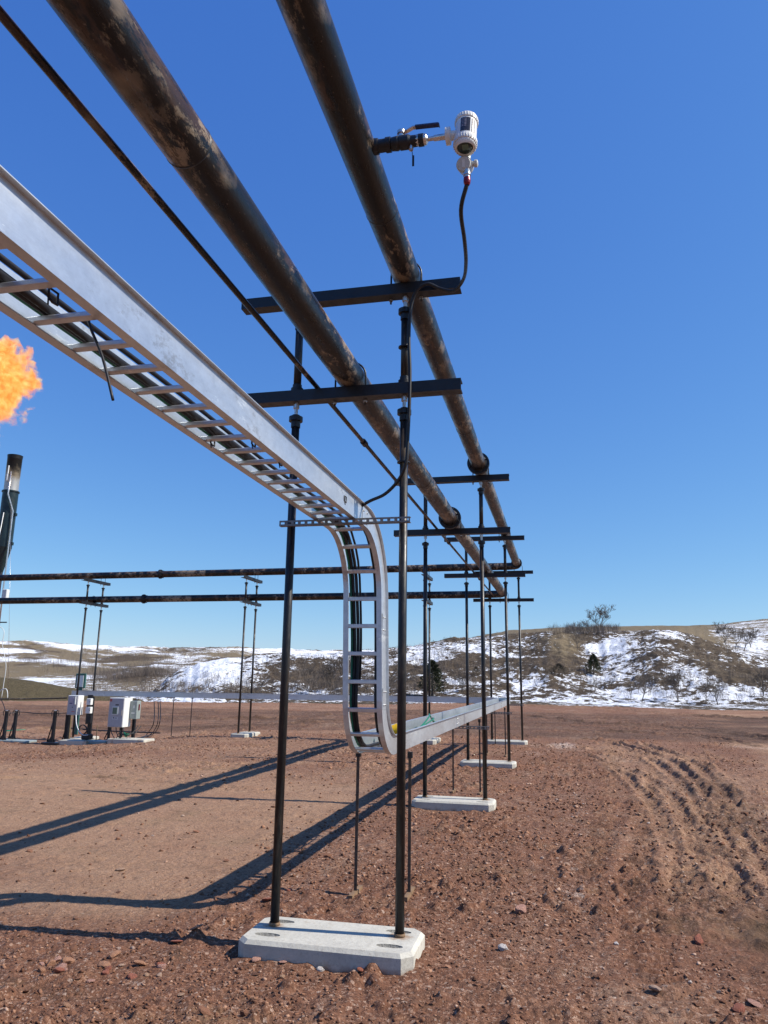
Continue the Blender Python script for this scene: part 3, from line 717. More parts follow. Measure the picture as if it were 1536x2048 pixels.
evergreen(1188, 1348, 1309, 'dark green conical evergreen alone on the snowy slope', 2.1, M['needle'], cnt=3000)
evergreen(865, 1392, 1322, 'olive green evergreen at the foot of the hill behind the second frame', 2.9, M['needle'], seed=3, cnt=2800)
evergreen(1118, 1352, 1328, 'dark low juniper bush below the tan mound', 3.0, M['juniper'], 'juniper_bush', 'bush', seed=4, cnt=2400)
evergreen(952, 1352, 1334, 'small russet juniper bush on the slope behind the second frame', 1.4, M['juniper'], 'juniper_bush', 'bush', seed=5)

# ------------------------------------------------------------------ the pipe frames
def zo(Y): return .0135*(Y-5.18)
PB = {}
def slab_mesh():
    a, b, hgt, c = .565, .265, .30, .065; bv = .022
    mb = MB(); rings = []
    def ring(i, z): 
        A, B, cc = a-i, b-i, c-i*.4
        return [(-A+cc,-B,z),(A-cc,-B,z),(A,-B+cc,z),(A,B-cc,z),(A-cc,B,z),(-A+cc,B,z),(-A,B-cc,z),(-A,-B+cc,z)]
    rs = [ring(0, -.18), ring(0, .12-bv), ring(bv, .12)]
    for r in rs: mb.v += [Vector(p) for p in r]
    for k in range(2):
        for i in range(8):
            j = (i+1) % 8; mb.f.append((k*8+i, k*8+j, k*8+8+j, k*8+8+i)); mb.sm.append(False)
    mb.f.append(tuple(range(7, -1, -1))); mb.f.append(tuple(range(16, 24))); mb.sm += [False]*2
    me = mb.mesh('concrete_base', M['conc']); fix_normals(me)
    o = bpy.data.objects.new('tmp', me); C.objects.link(o)
    bmc = bmesh.new()
    for ux, uy in ((-.40, -.13), (-.40, .15), (.40, -.13), (.40, .15)):
        bmesh.ops.create_uvsphere(bmc, u_segments=24, v_segments=10, radius=1, matrix=Matrix.Translation((ux, uy, .125)) @ Matrix.Diagonal((.088, .034, .026, 1)))
    cm = bpy.data.meshes.new('cut'); bmc.to_mesh(cm); bmc.free(); cm.materials.append(M['aggregate'])
    co = bpy.data.objects.new('cut', cm); C.objects.link(co)
    md = o.modifiers.new('b', 'BOOLEAN'); md.operation = 'DIFFERENCE'; md.object = co; md.solver = 'EXACT'
    try: md.material_mode = 'TRANSFER'
    except Exception: pass
    dg = bpy.context.evaluated_depsgraph_get(); dg.update(); ne = bpy.data.meshes.new_from_object(o.evaluated_get(dg)); ne.name = 'concrete_base'
    bpy.data.objects.remove(o); bpy.data.objects.remove(co); return ne
SLAB = slab_mesh()
def make_frame(loc, label, dz=0., rz=0., beamz=(0, 0), half=.855, strut=None, hasbase=True, ub=True):
    """local frame: posts at u = -.425 and .425, beams along u; pipes cross at u=+.425 (upper) and u=-.005 (lower)"""
    o = empty('pipe_support', loc, label, 'pipe support', 'black steel pipe frames on concrete bases', rz)
    c = bpy.data.objects.new('concrete_base', SLAB); C.objects.link(c); c.parent = o; c.location = (0, -.06, 0)
    z0 = .12; zl = 3.80+beamz[0]; zu = 4.615+beamz[1]
    for s in (-1, 1):
        u = s*.425
        p = MB().tube([(u, 0, z0-.05), (u, 0, zl-.16)], .0302, 18); pp = part('post', p, M['post'], o, local=True)
        col_ = MB().tube([(u, 0, z0-.002), (u, 0, z0+.02)], .036, 18); cc = part('rust_ring', col_, M['woodfoot'], pp, local=True)
        k = MB().lathe((u, 0, zl-.2), (0, 0, 1), [(0, .036), (.05, .036), (.05, .053), (.085, .053), (.085, .03), (.1, .03)], 18)
        part('screw_cap', k, M['black'], o, local=True)
        k = MB().lathe((u, 0, zl-.105), (0, 0, 1), [(0, .014), (.06, .014), (.06, .024), (.09, .024), (.09, .014), (.105, .014)], 8); part('levelling_bolt', k, M['zinc'], o, local=True)
        p = MB().tube([(u, 0, zl+.11), (u, 0, zu-.16)], .0302, 18); part('upper_post', p, M['post'], o, local=True)
        k = MB().lathe((u, 0, zl+.088), (0, 0, 1), [(0, .048), (.03, .048), (.03, .036), (.06, .036)], 18); part('socket', k, M['black'], o, local=True)
        k = MB().lathe((u, 0, zu-.2), (0, 0, 1), [(0, .036), (.05, .036), (.05, .053), (.085, .053), (.085, .03), (.1, .03)], 18)
        part('screw_cap', k, M['black'], o, local=True)
        k = MB().lathe((u, 0, zu-.105), (0, 0, 1), [(0, .014), (.06, .014), (.06, .024), (.09, .024), (.09, .014), (.105, .014)], 8); part('levelling_bolt', k, M['zinc'], o, local=True)
    for z in (zl, zu):
        b = MB(); prof = [(-.052, 0), (.052, 0), (.052, .088), (.044, .088), (.044, .008), (-.044, .008), (-.044, .088), (-.052, .088)]
        prof = [(-.052, 0), (.052, 0), (.052, .01), (-.042, .01), (-.042, .078), (.052, .078), (.052, .088), (-.052, .088)]
        b.sweep([(Vector((-half-(.055 if half > .8 else 0), 0, z)), Vector((0, 1, 0)), Vector((0, 0, 1))), (Vector((half, 0, z)), Vector((0, 1, 0)), Vector((0, 0, 1)))], prof)
        # closed top so the section reads as a solid beam from below
        part('crossbeam', b, M['black'], o, local=True)
    if ub:
        for u, z in ((-.005, zl), (.425, zu)):
            zc = z+.088+.107; pts = [(u-.12, .03, z-.04)]+[(u-.12*math.cos(t), .03, zc+.12*math.sin(t)) for t in np.linspace(0, math.pi, 13)]+[(u+.12, .03, z-.04)]
            x = part('u_bolt', MB().tube(pts, .0075, 8), M['black'], o, local=True)
            for s in (-1, 1): part('nut', MB().lathe((u+s*.12, .03, z-.018), (0, 0, 1), [(0, .015), (.016, .015)], 6), M['zinc'], x, local=True)
    if strut:
        z, u0_, u1_, off = strut
        part('slotted_strut', strut_mb((u0_, off, z), (u1_, off, z)), M['galv'], o, local=True)
    return o
def strut_mb(a, b, w_=.041, h_=.041):
    a, b = Vector(a), Vector(b); mb = MB(); L = (b-a).length; d = (b-a)/L; n = max(3, int(L/.05)); z = Vector((0, 0, 1)); s = d.cross(z).normalized()
    M3 = Matrix((d, s, z)).transposed()
    # slotted face towards -s, lips behind
    mb.box((0, -w_/2, 0), (L, w_/2, .003), M3, a); mb.box((0, -w_/2, h_-.003), (L, w_/2, h_), M3, a)
    t = .0025; y = w_/2
    mb.box((0, y-t, .003), (L, y, .013), M3, a); mb.box((0, y-t, h_-.013), (L, y, h_-.003), M3, a)
    for k in range(n+1):
        x0 = max(0, k*L/n-.011); x1 = min(L, k*L/n+.011); mb.box((x0, y-t, .013), (x1, y, h_-.013), M3, a)
    return mb
FY = (5.18, 11.08, 16.42, 22.35)
FL = ('nearest pipe frame, its concrete base in full view in the foreground', 'second pipe frame from the camera, under the round pipe flanges', 'third pipe frame from the camera on its pale concrete base', 'fourth and furthest frame of the row running away, where the pipes turn left')
for i, (Yf, l) in enumerate(zip(FY, FL)):
    bz = (zo(Yf), zo(Yf))
    st = (2.815, -.49, .49, -.06) if i == 0 else (1.065, -.45, .5, -.05)
    make_frame((-1.475, Yf, 0), l, 0, 0, bz, strut=st)
TX = ((-14.82, -.29, 'leftmost transverse frame, behind the white cabinets'), (-9.31, 0, 'middle transverse frame standing alone left of the near post'), (-3.72, 0, 'transverse frame half hidden behind the ladder and second frame'))
for X_, dz, l in TX:
    o = make_frame((X_, 22.02, dz), l, 0, R(90), (.17-dz+.01, .11-dz), half=.75, ub=True)

# ------------------------------------------------------------------ pipes
def elbow_path(pts, rad, n=8):
    P = [Vector(p) for p in pts]; out = [P[0]]
    for a, b, c in zip(P[:-2], P[1:-1], P[2:]):
        d1 = (a-b).normalized(); d2 = (c-b).normalized(); A = b+d1*rad; B = b+d2*rad
        for k in range(n+1):
            t = k/n; out.append(A*(1-t)**2+b*2*t*(1-t)+B*t*t)
    out.append(P[-1]); return out
def subdiv(pts, L):
    out = []
    for a, b in zip(pts[:-1], pts[1:]):
        n = max(1, int((b-a).length/L)); out += [a.lerp(b, k/n) for k in range(n)]
    return out+[pts[-1]]
PR = .107
ZU = lambda Y: 3.80+.815+.088+PR+zo(Y)
ZL = lambda Y: 3.80+.088+PR+zo(Y)
def flange(o, p, ax, r1=.175, th=.028, ring=True):
    p = Vector(p); ax = Vector(ax)
    f = part('flange', MB().lathe(p-ax*(th+.03), ax, [(0, PR+.004), (.03, PR+.02), (.03, r1), (.03+th, r1), (.03+th, r1-.02), (.036+th, r1-.02), (.036+th, r1), (.036+2*th, r1), (.036+2*th, PR+.02), (.066+2*th, PR+.004)], 28), M['black'], o)
    U = Vector((0, 0, 1)); W = ax.cross(U)
    for k in range(8):
        a = math.pi*(k+.5)/4; q = p+(U*math.cos(a)+W*math.sin(a))*(r1-.028); part('bolt', MB().tube([q-ax*.06, q+ax*.1], .011, 6), M['post'], f)
pu = empty('steel_pipe', (-1.05, 5, ZU(5)), 'big rusty black pipe on the upper crossbeams, turning left at the far corner', 'pipe')
pu_path = [(-1.05, -3, ZU(-3)), (-1.05, 22.1, ZU(22.1)), (-26, 22.0, 4.92)]
part('pipe_run', MB().tube(subdiv(elbow_path(pu_path, .33), 1.5), PR, 36), M['pipe'], pu)
pl = empty('steel_pipe', (-1.48, 5, ZL(5)), 'big rusty black pipe on the lower crossbeams, turning left at the far corner', 'pipe')
pl_path = [(-1.48, -3, ZL(-3)), (-1.48, 22.1, ZL(22.1)), (-26, 22.0, 4.14)]
part('pipe_run', MB().tube(subdiv(elbow_path(pl_path, .33), 1.5), PR, 36), M['pipe'], pl)
flange(pu, (-1.05, 10.75, ZU(10.75)), (0, 1, 0), .165); flange(pl, (-1.48, 10.75, ZL(10.75)), (0, 1, 0), .165)
flange(pu, (-1.05, 21.45, ZU(21.45)), (0, 1, 0), .15); flange(pl, (-1.48, 21.6, ZL(21.6)), (0, 1, 0), .13)
def onrun(px, py, base):   # where a coupling sits on the transverse run
    return atY(px, py, 22.0)
for o_, px, z in ((pu, 320, None), (pl, 287, None)):
    q = atY(px, 1158 if o_ is pu else 1205, 22.03)
    f = (q.x+1)/(-25); zz = (ZU(22.1)*(1-f)+4.92*f) if o_ is pu else (ZL(22.1)*(1-f)+4.14*f)
    flange(o_, (q.x, 22.03, zz), (1, 0, 0), .15, .02)
# weld seams
for o_, Zf, X_, ys in ((pu, ZU, -1.05, (4.35, 9.0, 15.2)), (pl, ZL, -1.48, (2.55, 8.4, 14.6))):
    for y in ys: part('weld_seam', MB().lathe((X_, y, Zf(y)), (0, 1, 0), [(-.008, PR), (0, PR+.003), (.008, PR)], 30), M['post'], o_)
ps = empty('thin_pipe', (-1.73, 5.18, ZL(5)), 'thin dark pipe with couplings, resting on the lower crossbeams left of the big pipes', 'pipe')
ZS = lambda Y: 3.80+.088+.02+zo(Y)
part('pipe_run', MB().tube(subdiv([Vector((-1.73, -3, ZS(-3))), Vector((-1.73, 22, ZS(22)))], 2), .0185, 14), M['pipe'], ps)
for y in (5.32, 6.62, 12.4, 17.6):
    part('coupling', MB().lathe((-1.73, y-.045, ZS(y)), (0, 1, 0), [(0, .02), (0, .03), (.09, .03), (.09, .02)], 14), M['black'], ps)

# ------------------------------------------------------------------ cable tray
Xu, Xl = -1.55, -1.485
Zt, Zb = 2.86, 1.13
Ra, Rb, Yb = .42, .43, 5.42
fr = []   # (p, lateral, normal)
X3, Z3 = Vector((1, 0, 0)), Vector((0, 0, 1))
def xa(t): return Xu+(Xl-Xu)*t
fr.append((Vector((Xu, -.6, Zt)), X3, Z3)); fr.append((Vector((Xu, Yb, Zt)), X3, Z3))
for k in range(1, 13):
    a = k/12*math.pi/2; fr.append((Vector((xa(a/3), Yb+Ra*math.sin(a), Zt-Ra+Ra*math.cos(a))), X3, Vector((0, math.sin(a), math.cos(a)))))
Yv = Yb+Ra; fr.append((Vector((xa(.8), Yv, Zb+Rb)), X3, Vector((0, 1, 0))))
for k in range(1, 13):
    a = k/12*math.pi/2; fr.append((Vector((xa(.8+a/8), Yv+Rb-Rb*math.cos(a), Zb+Rb-Rb*math.sin(a))), X3, Vector((0, math.cos(a), math.sin(a)))))
Yc, Rc = 21.65, .36
fr.append((Vector((Xl, Yc, Zb)), X3, Z3))
for k in range(1, 9):
    a = k/8*math.pi/2; fr.append((Vector((Xl-Rc+Rc*math.cos(a), Yc+Rc*math.sin(a), Zb)), Vector((math.cos(a), math.sin(a), 0)), Z3))
fr.append((Vector((-15.2, Yc+Rc, Zb-.03)), Vector((0, 1, 0)), Z3))
# arc-length sampling
cum = [0.]
for a, b in zip(fr[:-1], fr[1:]): cum.append(cum[-1]+(b[0]-a[0]).length)
def at(s):
    i = min(max(np.searchsorted(cum, s)-1, 0), len(fr)-2); t = (s-cum[i])/(cum[i+1]-cum[i]+1e-9)
    return fr[i][0].lerp(fr[i+1][0], t), fr[i][1].lerp(fr[i+1][1], t).normalized(), fr[i][2].lerp(fr[i+1][2], t).normalized()
s_bend = cum[1]; s_vtop = cum[13]; s_vbot = cum[14]; s_low = cum[26]; s_turn = cum[27]; s_end = cum[-1]
tray = empty('cable_tray', (Xl, 6.2, 1.1), 'silver ladder cable tray that drops vertically behind the near frame and runs on low', 'cable tray')
HW, TH = .158, .155
for s in (-1, 1):
    tk = .004
    prof = [(s*(HW-.042), 0), (s*HW, 0), (s*HW, TH-tk), (s*(HW+.022), TH-tk), (s*(HW+.022), TH), (s*(HW-tk), TH), (s*(HW-tk), tk), (s*(HW-.042), tk)]
    # return lip under the top flange gives the rail its fold
    segs = [(0, 2), (1, 15), (14, 15), (14, 27), (26, 28), (27, 37)]
    m_ = MB(); m_.sweep(fr[0:28], prof); part('side_rail', m_, M['alu'], tray)
    m_ = MB(); m_.sweep(fr[27:], [(u*1.0, v_) for u, v_ in prof]); part('side_rail', m_, M['alu'], tray, 'side rail of the low stretch running left behind the cabinets')
def rung_mb(s, tgt=None):
    p, la, no = at(s); t = la.cross(no)*-1; mb = tgt or MB(); M3 = Matrix((la, t, no)).transposed()
    mb.bbox((-HW+.012, -.016, .006), (HW-.012, .016, .028), .004, M3, p); return mb
s = .25; n_r = 0
far = MB()
while s < s_end-.3:
    if s < s_turn-.1 and n_r < 99:
        part('rung', rung_mb(s), M['alu'], tray); n_r += 1
        s += .213
        if s_bend-.05 < s < s_bend+.1: s = s_bend+.1
        if s > s_vtop: s += .004
    else: rung_mb(s, far); s += .24
part('rung', far, M['alu'], tray, kind='stuff')
# splice plates with bolts
def splice(s, side, L=.16):
    p, la, no = at(s); t = la.cross(no)*-1; M3 = Matrix((la, t, no)).transposed(); x0 = side*(HW+.0005); x1 = side*(HW+.0045)
    o = part('splice_plate', MB().box((min(x0, x1), -L/2, .018), (max(x0, x1), L/2, TH-.02), M3, p), M['alu'], tray)
    for dy in (-.05, .05):
        for dn in (.045, .105): q = p+t*dy+no*dn+la*x1; part('bolt', MB().tube([q, q+la*side*.007], .0075, 6), M['zinc'], o)
for s_ in (s_bend-.03, s_vtop+.28, s_vbot-.02, s_low+.35, s_low+4., s_low+8, s_low+12): splice(s_, 1)
splice(s_bend-.03, -1)
# hold-down clips on the far tray and the low tray
def clip(px, py, Y):
    p = atY(px, py, Y); mb = MB().box((-.02, -.02, 0), (.02, .02, .1), None, (p.x, p.y, Zb+TH)); mb.box((-.05, -.015, .02), (.05, .015, .045), None, (p.x, p.y, Zb+TH)); part('clip', mb, M['white'], tray)
for px in (341, 373, 393, 427): clip(px, 1392, 21.85)
# cables in the tray
def tray_cable(so, no_, wob, seed, s0=.0, s1=None, hang=0.):
    s1 = s1 or s_end-.2; pts = []; s = s0; rd = random.Random(seed); ph = rd.uniform(0, 6)
    while s < s1:
        p, la, no = at(s); v = 0
        if s_vtop < s < s_vbot: v = math.sin((s-s_vtop)/(s_vbot-s_vtop)*math.pi)
        lat = so+wob*math.sin(s*1.7+ph)+hang*v
        pts.append(p+la*lat+no*(no_+.006*math.sin(s*2.9+ph)+.035*v)); s += .12
    return pts
TC = 'cables lying in the tray'
for so_, no_, wob, hang, r, mt, l in ((-.105, .05, .004, 0, .010, 'green', 'green cable along the left rail of the ladder tray'),
        (-.086, .052, .004, .004, .014, 'cable', 'black cable beside the green one in the ladder tray'),
        (-.064, .05, .005, .006, .014, 'cable', 'black cable in the left middle of the ladder tray'),
        (.098, .05, .005, -.006, .018, 'cable', 'black cable on the right side of the vertical ladder')):
    s0 = 0 if so_ < 0 else s_bend-1.2
    solo('cable', MB().tube(tray_cable(so_, no_, wob, int(so_*1000), s0, None, hang), r, 8), M[mt], l, 'cable', TC)
solo('cable', MB().tube(tray_cable(-.045, .085, .010, 5, .0, s_vbot-.1, .006), .010, 8), M['cable'], 'thinner loose black cable lying over the others in the upper tray', 'cable', TC)
q = Vector((Xl+.02, 8.6, Zb+.09))
solo('cable', MB().tube(bez([q+Vector(v) for v in ((-.05, -.9, -.02), (.02, -.5, .02), (.05, -.1, .11), (-.02, .35, .12), (-.04, .8, .02), (-.05, 1.4, -.03))], 8), .008, 8), M['green'], 'green cable end looping up out of the low tray', 'cable')
solo('cable', MB().tube(bez([q+Vector(v) for v in ((-.02, -.8, -.02), (.05, -.4, .04), (.09, -.05, .085), (.03, .3, .08), (-.02, .7, .0), (-.02, 1.2, -.03))], 8), .007, 8), M['green'], 'second green loop, lower and nearer the camera, in the low tray', 'cable')
# yellow plug
yp = atY(789, 1462, 6.85); yo = empty('pipe_plug', yp, 'bright yellow plastic plug lying in the low tray beside the ladder bend', 'plug')
part('body', MB().lathe(yp+Vector((-.03, 0, .0)), (1, .3, .2), [(0, .045), (.06, .058), (.06, .04), (.09, .04), (.09, .058), (.11, .055)], 16), M['yellow'], yo)
part('grip', MB().lathe(yp+Vector((-.05, .01, .0)), (-1, -.2, .1), [(0, .02), (.02, .02), (.03, .034), (.04, .02)], 14), M['yellow'], yo)
solo('pipe_plug', MB().lathe((Xl+.06, 6.35, Zb+.07), (0, .5, 1), [(0, .02), (.02, .03), (.04, .03), (.05, .012)], 12), M['yellow'], 'small yellow plug at the bottom of the ladder bend, seen between the rails', 'plug')
# hanging tie and small ties
t0 = at(1.35)
p0 = atY(180, 628, 2.06)
solo('cable_tie', MB().tube(bez([p0+Vector((.01, .0, .05)), p0, p0+Vector((.012, -.01, -.05)), atY(205, 715, 2.03), atY(226, 800, 2.0)], 6), [.005]*25, 6), M['cable'], 'long black cable tie hanging loose from a rung of the upper tray', 'cable tie')
for px, py, Y_, w2 in ((108, 577, 1.85, 0), (425, 885, 3.3, 1), (507, 885, 3.35, 0), (560, 940, 3.7, 1), (690, 1010, 4.6, 0)):
    p = atY(px, py, Y_)
    p.z = Zt+.0; mb = MB().tube([p+Vector((0, -.02, .0)), p+Vector((0, -.022, .032)), p+Vector((0, .022, .034)), p+Vector((0, .024, -.004)), p+Vector((0, 0, -.006)), p+Vector((0, -.02, 0))], .0045, 6)
    mb.tube([p+Vector((0, -.02, 0)), p+Vector((.01, -.03, -.03))], .003, 5)
    lbl = {108: 'small black tie around the rung at the left edge of the picture', 425: 'small black tie at the left end of a rung midway along the upper tray', 507: 'small black tie at the right end of a rung midway along the upper tray', 560: 'small black tie where the rungs of the upper tray crowd together', 690: 'small black tie next to the bend of the upper tray'}[px]
    solo('cable_tie', mb, M['cable'], lbl, 'cable tie')

# stands under the low tray
def stand(X_, Y_, side, label, foot=True, h_=None, gzv=None):
    g0 = gz(X_, Y_) if gzv is None else gzv; top = Zb+.02 if side else Zb
    o = empty('tray_stand', (X_, Y_, g0), label, 'tray stand', 'thin steel stands under the low tray')
    p = MB(); t = .0045; a = .026
    p.sweep([(Vector((X_, Y_, g0+.02)), X3, Vector((0, 1, 0))), (Vector((X_, Y_, top)), X3, Vector((0, 1, 0)))], [(-a/2, -a/2), (a/2, -a/2), (a/2, -a/2+t), (-a/2+t, -a/2+t), (-a/2+t, a/2), (-a/2, a/2)])
    part('leg', p, M['stand'], o)
    if foot: part('foot', MB().box((-.018, -.17, .0), (.018, .17, .03), None, (X_, Y_, g0+.005)), M['woodfoot'], o)
    part('clamp', MB().box((-.02, -.02, -.05), (.02, .02, .0), None, (X_, Y_, top-.0)), M['black'], o)
ST = ((-1.69, 6.5, 'thin steel stand left of the low tray, nearest to the camera'), (-1.25, 6.55, 'thin steel stand right of the low tray, nearest to the camera'),
      (-1.70, 12.6, 'thin stand left of the low tray, just behind the second frame'), (-1.27, 12.6, 'thin stand right of the low tray, just behind the second frame'),
      (-1.70, 18.6, 'thin stand left of the low tray, behind the third frame'), (-1.27, 18.6, 'thin stand right of the low tray, behind the third frame'))
for x, y, l in ST: stand(x, y, 0, l)
for px, l in ((345, 'thin stand under the low transverse tray, left of a pair near the cabinets'), (382, 'thin stand under the low transverse tray, right of a pair near the cabinets'), (990, 'thin stand near the corner of the low tray')):
    q = atY(px, 1440, 21.95); stand(q.x, 21.95, 0, l, False)

# ------------------------------------------------------------------ transmitter on the upper pipe
Yi = 3.73; Zi = ZU(Yi)
T_ = empty('pressure_transmitter', (-.94, Yi, Zi), 'white round transmitter with black ball valve sticking out of the upper pipe', 'instrument')
x0 = -.955
part('nipple', MB().lathe((x0, Yi, Zi), X3, [(-.02, .05), (.03, .045), (.03, .038), (.075, .038), (.075, .044), (.105, .044)], 20), M['black'], T_, 'dark threaded nipple')
vb = part('ball_valve', MB().lathe((x0+.1, Yi, Zi), X3, [(0, .026), (.01, .026), (.01, .038), (.045, .042), (.06, .036), (.06, .042), (.11, .042), (.125, .034), (.17, .032), (.17, .036), (.2, .036)], 20), M['black'], T_)
st = MB().lathe((x0+.165, Yi, Zi+.035), (0, 0, 1), [(0, .018), (.025, .018), (.025, .024), (.045, .024)], 12); part('valve_stem', st, M['steel'], vb)
hd = MB(); hp = [Vector((x0+.155, Yi, Zi+.068)), Vector((x0+.2, Yi, Zi+.074)), Vector((x0+.235, Yi, Zi+.092)), Vector((x0+.27, Yi, Zi+.094))]
hd.sweep([(p, Vector((0, 1, 0)), Vector((0, 0, 1))) for p in hp], [(-.014, -.003), (.014, -.003), (.014, .003), (-.014, .003)]); hh = part('handle', hd, M['steel'], vb)
hg = MB(); hp = [Vector((x0+.25, Yi, Zi+.094)), Vector((x0+.32, Yi, Zi+.091)), Vector((x0+.385, Yi, Zi+.088)), Vector((x0+.393, Yi, Zi+.082))]
hg.sweep([(p, Vector((0, 1, 0)), Vector((0, 0, 1))) for p in hp], [(-.015, -.006), (.015, -.006), (.017, 0), (.015, .005), (-.015, .005), (-.017, 0)]); part('handle_grip', hg, M['blue'], vb)
part('hex_fitting', MB().lathe((x0+.25, Yi, Zi), X3, [(-.03, .03), (.02, .034), (.02, .028), (.04, .026), (.04, .032), (.065, .032), (.075, .018)], 10), M['steel'], T_)
part('drain', MB().lathe((x0+.225, Yi, Zi-.03), (0, 0, -1), [(0, .014), (.025, .014), (.025, .01), (.03, .01)], 8), M['steel'], T_)
tg = MB().tube([(x0+.23, Yi, Zi-.055), (x0+.234, Yi, Zi-.1)], .0022, 5); tg.box((-.006, -.002, -.13), (.006, .002, -.06), None, (x0+.238, Yi, Zi-.035)); part('tag', tg, M['cable'], T_)
part('stem_pipe', MB().lathe((x0+.3, Yi, Zi), X3, [(-.01, .013), (.06, .013), (.06, .017), (.14, .019)], 14), M['steel'], T_)
fl = MB().lathe((x0+.425, Yi, Zi), X3, [(0, .02), (.005, .05), (.032, .05), (.036, .028), (.08, .026)], 22); part('mount_flange', fl, M['white'], T_)
bx = x0+.51; ax = Vector((.02, .27, 1)).normalized(); bc = Vector((bx+.035, Yi, Zi))
body = part('housing', MB().lathe(bc-ax*.115, ax, [(0, .052), (.008, .064), (.03, .068), (.045, .068), (.047, .062), (.19, .062), (.192, .067), (.225, .067), (.243, .052), (.25, .03)], 32), M['white'], T_)
rb = MB(); rb2 = MB()
U_ = X3; W_ = ax.cross(U_).normalized()
for k in range(28):
    a = 2*math.pi*k/28
    for rb_, o1, L_ in ((rb, -.11, .035), (rb2, .078, .028)):
        q = bc+ax*o1+(U_*math.cos(a)+W_*math.sin(a))*.067; rb_.tube([q, q+ax*L_], .0022, 5)
part('knurled_cap', rb, M['white'], body); part('knurled_cap', rb2, M['white'], body)
gl = part('window', MB().disc(bc-ax*.1165, -ax, .045, 28), M['glass'], body)
part('window_bezel', MB().tube([bc-ax*.124, bc-ax*.124, bc-ax*.112], [.0465, .058, .061], 28, cap=False), M['white'], body)
part('display', MB().box((-.016, -.018, -.0), (.02, .018, .002), Matrix((U_, W_, ax)).transposed(), bc-ax*.1185), M['lcd'], body)
# nameplate wrapped on the front
npv = MB(); fs = []
for sgn, a0, a1 in ((0, -1.95, -1.05), (0, -.9, -.55)):
    for z0_, z1_ in ((-.055, .06),):
        aa = np.linspace(a0, a1, 8); b = len(npv.v)
        for a in aa:
            d_ = U_*math.cos(a)+W_*math.sin(a); npv.v += [bc+ax*z0_+d_*.0632, bc+ax*z1_+d_*.0632]
        for k in range(7): npv.f.append((b+2*k, b+2*k+2, b+2*k+3, b+2*k+1)); npv.sm.append(True)
part('nameplate', npv, M['label'], body)
lines = MB()
for k in range(6):
    zz = .045-.012*k
    for a0 in (-1.85, -1.6):
        d_ = [U_*math.cos(a)+W_*math.sin(a) for a in np.linspace(a0, a0+.18, 3)]
        for u, v in zip(d_[:-1], d_[1:]): lines.v += [bc+ax*zz+u*.0638, bc+ax*zz+v*.0638, bc+ax*(zz+.003)+v*.0638, bc+ax*(zz+.003)+u*.0638]; n_ = len(lines.v); lines.f.append((n_-4, n_-3, n_-2, n_-1)); lines.sm.append(True)
part('plate_print', lines, M['sticker'], body)
jb = bc+Vector((-.012, .045, -.175)); jax = Vector((-.1, -1, -.35)).normalized()
part('neck', MB().tube([bc-Vector((0.0, -.07, .06)), jb+Vector((0, .045, .0))], .022, 14), M['lightgrey'], T_)
part('junction_box', MB().lathe(jb-jax*.05, jax, [(0, .03), (.012, .044), (.075, .046), (.078, .04), (.09, .038)], 24), M['lightgrey'], T_)
part('cover_plate', MB().box((-.008, -.022, 0), (.008, .022, .004), Matrix((X3, jax.cross(X3).normalized(), jax)).transposed(), jb+jax*.0405), M['offwhite'], T_)
part('blanking_plug', MB().lathe(jb+Vector((.035, 0, .005)), X3, [(0, .016), (.02, .016), (.02, .021), (.035, .021), (.04, .012)], 12), M['lightgrey'], T_)
gb = jb+Vector((.012, -.01, -.04))
part('cable_gland', MB().lathe(gb, (0, 0, -1), [(0, .02), (.02, .018), (.02, .022), (.035, .022), (.035, .018), (.055, .017)], 14), M['steel'], T_)
part('red_collar', MB().lathe(gb+Vector((0, 0, -.05)), (0, 0, -1), [(0, .02), (.02, .021), (.035, .019), (.045, .014)], 14), M['red'], T_)
ct = gb+Vector((0, 0, -.085))
cpts = [ct, atY(922, 420, 3.85), atY(929, 480, 4.1), atY(932, 525, 4.45), atY(927, 558, 4.85), atY(908, 581, 5.05), atY(880, 577, 5.1), atY(855, 568, 5.1), atY(832, 583, 5.1), atY(821, 620, 5.12), atY(818, 680, 5.12), atY(820, 740, 5.12), atY(819, 800, 5.11), atY(816, 870, 5.12), atY(812, 925, 5.12), atY(797, 960, 5.17), atY(770, 988, 5.25), atY(738, 1003, 5.3), Vector((Xu+.1, 5.32, Zt+.1)), Vector((Xu+.1, 5.5, Zt+.07))]
solo('cable', MB().tube(bez(cpts, 6), .0125, 10), M['cable'], 'black cable hanging from the transmitter, tied down the near right post into the tray', 'cable')
for px, py in ((817, 697), (813, 927)):
    q = atY(px, py, 5.18); solo('cable_tie', MB().lathe((-1.05, 5.165, q.z), (0, 0, 1), [(0, .045), (0, .047), (.008, .047), (.008, .045)], 16), M['cable'], 'black tie binding the cable to the near right post, ' + ('between the two crossbeams' if py < 800 else 'well below the lower crossbeam'), 'cable tie')

